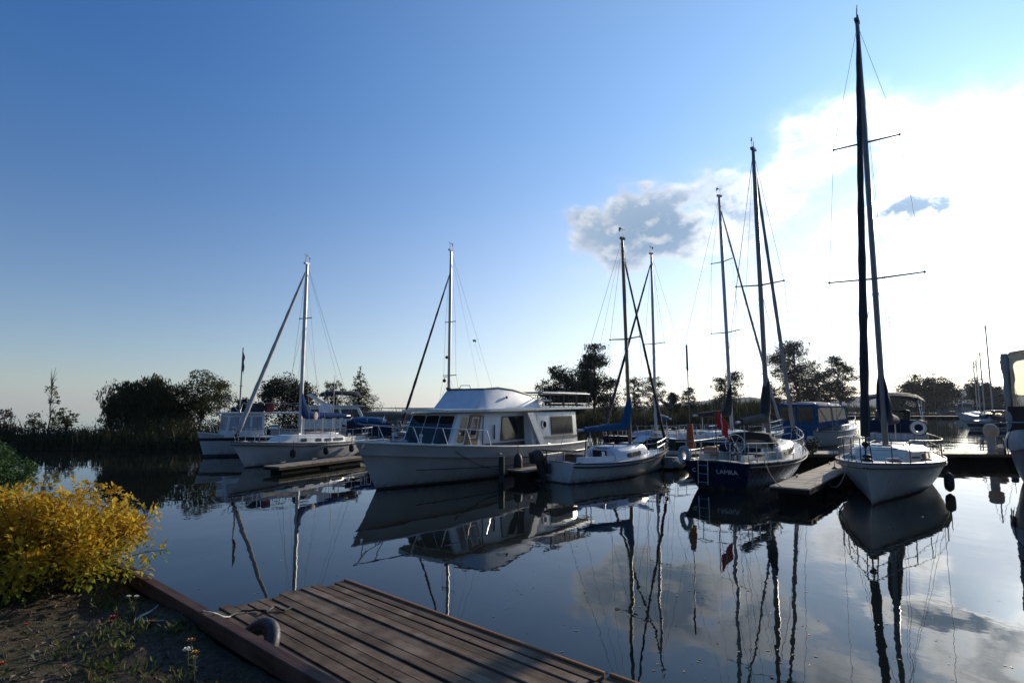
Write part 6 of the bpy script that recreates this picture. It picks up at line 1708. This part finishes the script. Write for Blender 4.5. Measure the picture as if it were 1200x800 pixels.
tree('round_bush', 'dark low bush between the airy tree and the round tree', 283, 462, 47, 20, 'bush', LM_dark, 1500, 0.2, 41, cat='bush', group='plants on the left spit')
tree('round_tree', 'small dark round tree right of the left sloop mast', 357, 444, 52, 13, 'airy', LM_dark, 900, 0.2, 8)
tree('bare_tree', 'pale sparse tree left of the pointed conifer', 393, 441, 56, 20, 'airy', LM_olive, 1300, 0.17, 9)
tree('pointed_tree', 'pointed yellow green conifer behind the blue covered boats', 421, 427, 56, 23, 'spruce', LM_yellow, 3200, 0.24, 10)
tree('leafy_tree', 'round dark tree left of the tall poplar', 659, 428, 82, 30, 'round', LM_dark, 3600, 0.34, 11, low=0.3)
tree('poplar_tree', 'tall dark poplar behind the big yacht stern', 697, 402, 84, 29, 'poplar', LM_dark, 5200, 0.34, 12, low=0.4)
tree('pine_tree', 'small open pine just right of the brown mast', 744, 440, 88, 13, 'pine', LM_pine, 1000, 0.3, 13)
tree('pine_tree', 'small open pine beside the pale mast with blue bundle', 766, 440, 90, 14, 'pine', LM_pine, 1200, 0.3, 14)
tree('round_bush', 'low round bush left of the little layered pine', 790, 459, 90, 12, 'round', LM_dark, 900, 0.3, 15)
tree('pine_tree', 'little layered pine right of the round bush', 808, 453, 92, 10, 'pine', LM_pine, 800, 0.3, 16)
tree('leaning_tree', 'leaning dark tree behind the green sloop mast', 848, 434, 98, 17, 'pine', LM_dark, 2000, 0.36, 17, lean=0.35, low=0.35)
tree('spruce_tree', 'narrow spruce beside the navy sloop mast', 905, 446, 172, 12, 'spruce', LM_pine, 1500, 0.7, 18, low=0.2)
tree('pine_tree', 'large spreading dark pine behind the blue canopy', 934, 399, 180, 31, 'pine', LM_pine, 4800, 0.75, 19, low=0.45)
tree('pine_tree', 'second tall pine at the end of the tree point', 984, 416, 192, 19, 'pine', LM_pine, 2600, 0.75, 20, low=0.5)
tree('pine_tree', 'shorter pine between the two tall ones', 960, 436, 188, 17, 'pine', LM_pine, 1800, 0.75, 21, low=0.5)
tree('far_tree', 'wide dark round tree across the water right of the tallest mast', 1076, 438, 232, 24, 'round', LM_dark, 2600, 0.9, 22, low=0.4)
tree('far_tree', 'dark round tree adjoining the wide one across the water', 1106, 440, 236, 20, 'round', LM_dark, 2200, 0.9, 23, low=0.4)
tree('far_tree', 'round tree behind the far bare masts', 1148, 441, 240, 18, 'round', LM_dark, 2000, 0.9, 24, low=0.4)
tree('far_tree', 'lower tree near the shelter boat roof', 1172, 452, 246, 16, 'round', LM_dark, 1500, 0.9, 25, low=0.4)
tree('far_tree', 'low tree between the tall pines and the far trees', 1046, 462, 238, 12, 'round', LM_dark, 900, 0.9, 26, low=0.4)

def reeds():
    """ground cover on the far shores: reeds, tall grass and low scrub nobody could count"""
    rnd = random.Random(77)
    vs, fs = [], []; v2, f2 = [], []
    segs = []
    for i in range(len(SPIT) - 1):
        a, b = V(SPIT[i] + (0,)), V(SPIT[i + 1] + (0,)); segs.append((a, b, SPITW[i], SPITW[i + 1]))
    for a, b, w0, w1 in segs:
        Ls = (b - a).length; dist = ((a + b) / 2).length
        dr = (b - a).normalized(); nn = (V((-dr.y, dr.x, 0)) + V((0, 0.35, 0))).normalized()
        hh = 1.15 if dist < 45 else (1.9 if dist < 100 else 3.4)
        dens = 70 if dist < 60 else (75 if dist < 110 else 26)
        sz = 0.7 if dist < 60 else (1.0 if dist < 110 else 2.4)
        for _ in range(int(Ls * dens)):
            f = rnd.random(); w = min(w0 * (1 - f) + w1 * f, 14 if dist < 110 else 30)
            p = a.lerp(b, f) + nn * (rnd.random() ** 1.5 * w * 0.75 + 0.1)
            cl = 0.72 + 0.5 * mnoise.noise(V((p.x * 0.25, p.y * 0.25, 0)))
            H_ = hh * cl * rnd.uniform(0.6, 1.15); wd = 0.05 * sz
            le = V((rnd.uniform(-.25, .25), rnd.uniform(-.25, .25), 0)) * H_
            t_ = V((rnd.uniform(-1, 1), rnd.uniform(-.5, .5), 0)).normalized() * wd
            z = V((0, 0, 0.4)); k = len(vs)
            vs += [p - t_ + z, p + t_ + z, p + le * 0.4 + t_ * 0.8 + V((0, 0, H_ * 0.6)) + z, p + le + V((0, 0, H_)) + z, p + le * 0.4 - t_ * 0.8 + V((0, 0, H_ * 0.6)) + z]; fs.append((k, k + 1, k + 2, k + 3, k + 4))
        for _ in range(int(Ls * dens * 0.05)):
            f = rnd.random(); w = min(w0 * (1 - f) + w1 * f, 14 if dist < 110 else 30)
            p = a.lerp(b, f) + nn * (rnd.random() * w * 0.7 + 0.2); rr = hh * rnd.uniform(0.25, 0.5)
            for _ in range(34):
                q = V((rnd.gauss(0, .6), rnd.gauss(0, .6), rnd.gauss(0.3, .5))); pp = p + q * rr + V((0, 0, 0.5)); pp.z = max(pp.z, 0.12)
                leaf_faces(v2, f2, pp, V((rnd.uniform(-1, 1), rnd.uniform(-1, 1), rnd.uniform(-.6, .8))), V((rnd.uniform(-1, 1), rnd.uniform(-1, 1), 1.01)), 0.2 * sz * rnd.uniform(.6, 1.3), 0.08 * sz)
    for a, b, w0, w1 in segs[:11]:
        Ls = (b - a).length; dr = (b - a).normalized(); nn = (V((-dr.y, dr.x, 0)) + V((0, 0.35, 0))).normalized()
        far_ = ((a + b) / 2).length > 50
        for _ in range(int(Ls * (60 if not far_ else 30))):
            p = a.lerp(b, rnd.random()) + nn * rnd.uniform(-0.35, 0.9); H_ = rnd.uniform(0.35, 0.95) * (0.8 + 0.6 * mnoise.noise(V((p.x * 0.5, p.y * 0.5, 7)))); wd = 0.03 if not far_ else 0.06
            le = V((rnd.uniform(-.4, .4), rnd.uniform(-.4, .4), 0)) * H_; t_ = V((rnd.uniform(-1, 1), rnd.uniform(-.5, .5), 0)).normalized() * wd; k = len(vs); z = V((0, 0, -0.05))
            vs += [p - t_ + z, p + t_ + z, p + le * 0.4 + t_ * 0.8 + V((0, 0, H_ * 0.6)), p + le + V((0, 0, H_)), p + le * 0.4 - t_ * 0.8 + V((0, 0, H_ * 0.6))]; fs.append((k, k + 1, k + 2, k + 3, k + 4))
        for _ in range(int(Ls * (9 if not far_ else 3))):
            o_ = rnd.uniform(0.0, 3.2); p = a.lerp(b, rnd.random()) + nn * o_; zc = min(0.25 + o_ * 0.32, 1.0) * (0.75 + 0.7 * mnoise.noise(V((p.x * 0.22, p.y * 0.22, 3))) + 0.2)
            for _ in range(42):
                pp = p + V((rnd.gauss(0, .34), rnd.gauss(0, .34), rnd.gauss(zc, .24))); pp.z = max(pp.z, 0.05)
                leaf_faces(v2, f2, pp, V((rnd.uniform(-1, 1), rnd.uniform(-1, 1), rnd.uniform(-.6, .8))), V((rnd.uniform(-1, 1), rnd.uniform(-1, 1), 1.01)), 0.13 * rnd.uniform(.6, 1.3), 0.05)
    o = raw_mesh('reeds', vs, fs, leaf_mat('reed blades', [(0.012, 0.018, 0.006), (0.022, 0.030, 0.010), (0.034, 0.038, 0.013), (0.05, 0.046, 0.018)], 0.3)); o['kind'] = 'stuff'
    o = raw_mesh('shore_scrub', v2, f2, LM_dark); o['kind'] = 'stuff'
reeds()

# ------------------------------------------------------------------ the air over the lake
def haze():
    m = bpy.data.materials.new('lake air'); m.use_nodes = True
    n = m.node_tree; n.nodes.clear()
    out = n.nodes.new('ShaderNodeOutputMaterial'); v = n.nodes.new('ShaderNodeVolumePrincipled')
    v.inputs['Color'].default_value = (0.80, 0.88, 1.0, 1); v.inputs['Density'].default_value = 0.00009; v.inputs['Anisotropy'].default_value = 0.3
    n.links.new(v.outputs[0], out.inputs['Volume'])
    o = MB().box((0, 0, 40), (9400, 9400, 82)).build('haze', m, None, 0)
    o['kind'] = 'stuff'
haze()

def floating_leaves():
    """drifted leaves and specks lying on the near water"""
    rnd = random.Random(91); vs, fs = [], []
    for _ in range(170):
        px, py = (rnd.uniform(560, 1190), rnd.uniform(600, 798)) if rnd.random() < 0.8 else (rnd.uniform(200, 700), rnd.uniform(600, 700))
        p = gp(px, py, 0.004); l = rnd.uniform(0.008, 0.028); a = rnd.uniform(0, 6.3)
        d = V((math.cos(a), math.sin(a), 0)) * l; e_ = V((-math.sin(a), math.cos(a), 0)) * l * 0.5; k = len(vs)
        vs += [p - d, p + e_ + V((0, 0, 0.003)), p + d, p - e_]; fs.append((k, k + 1, k + 2, k + 3))
    o = raw_mesh('floating_leaves', vs, fs, leaf_mat('drifted leaves', [(0.12, 0.10, 0.05), (0.30, 0.26, 0.18), (0.20, 0.13, 0.04), (0.45, 0.42, 0.36)], 0.1)); o['kind'] = 'stuff'
floating_leaves()
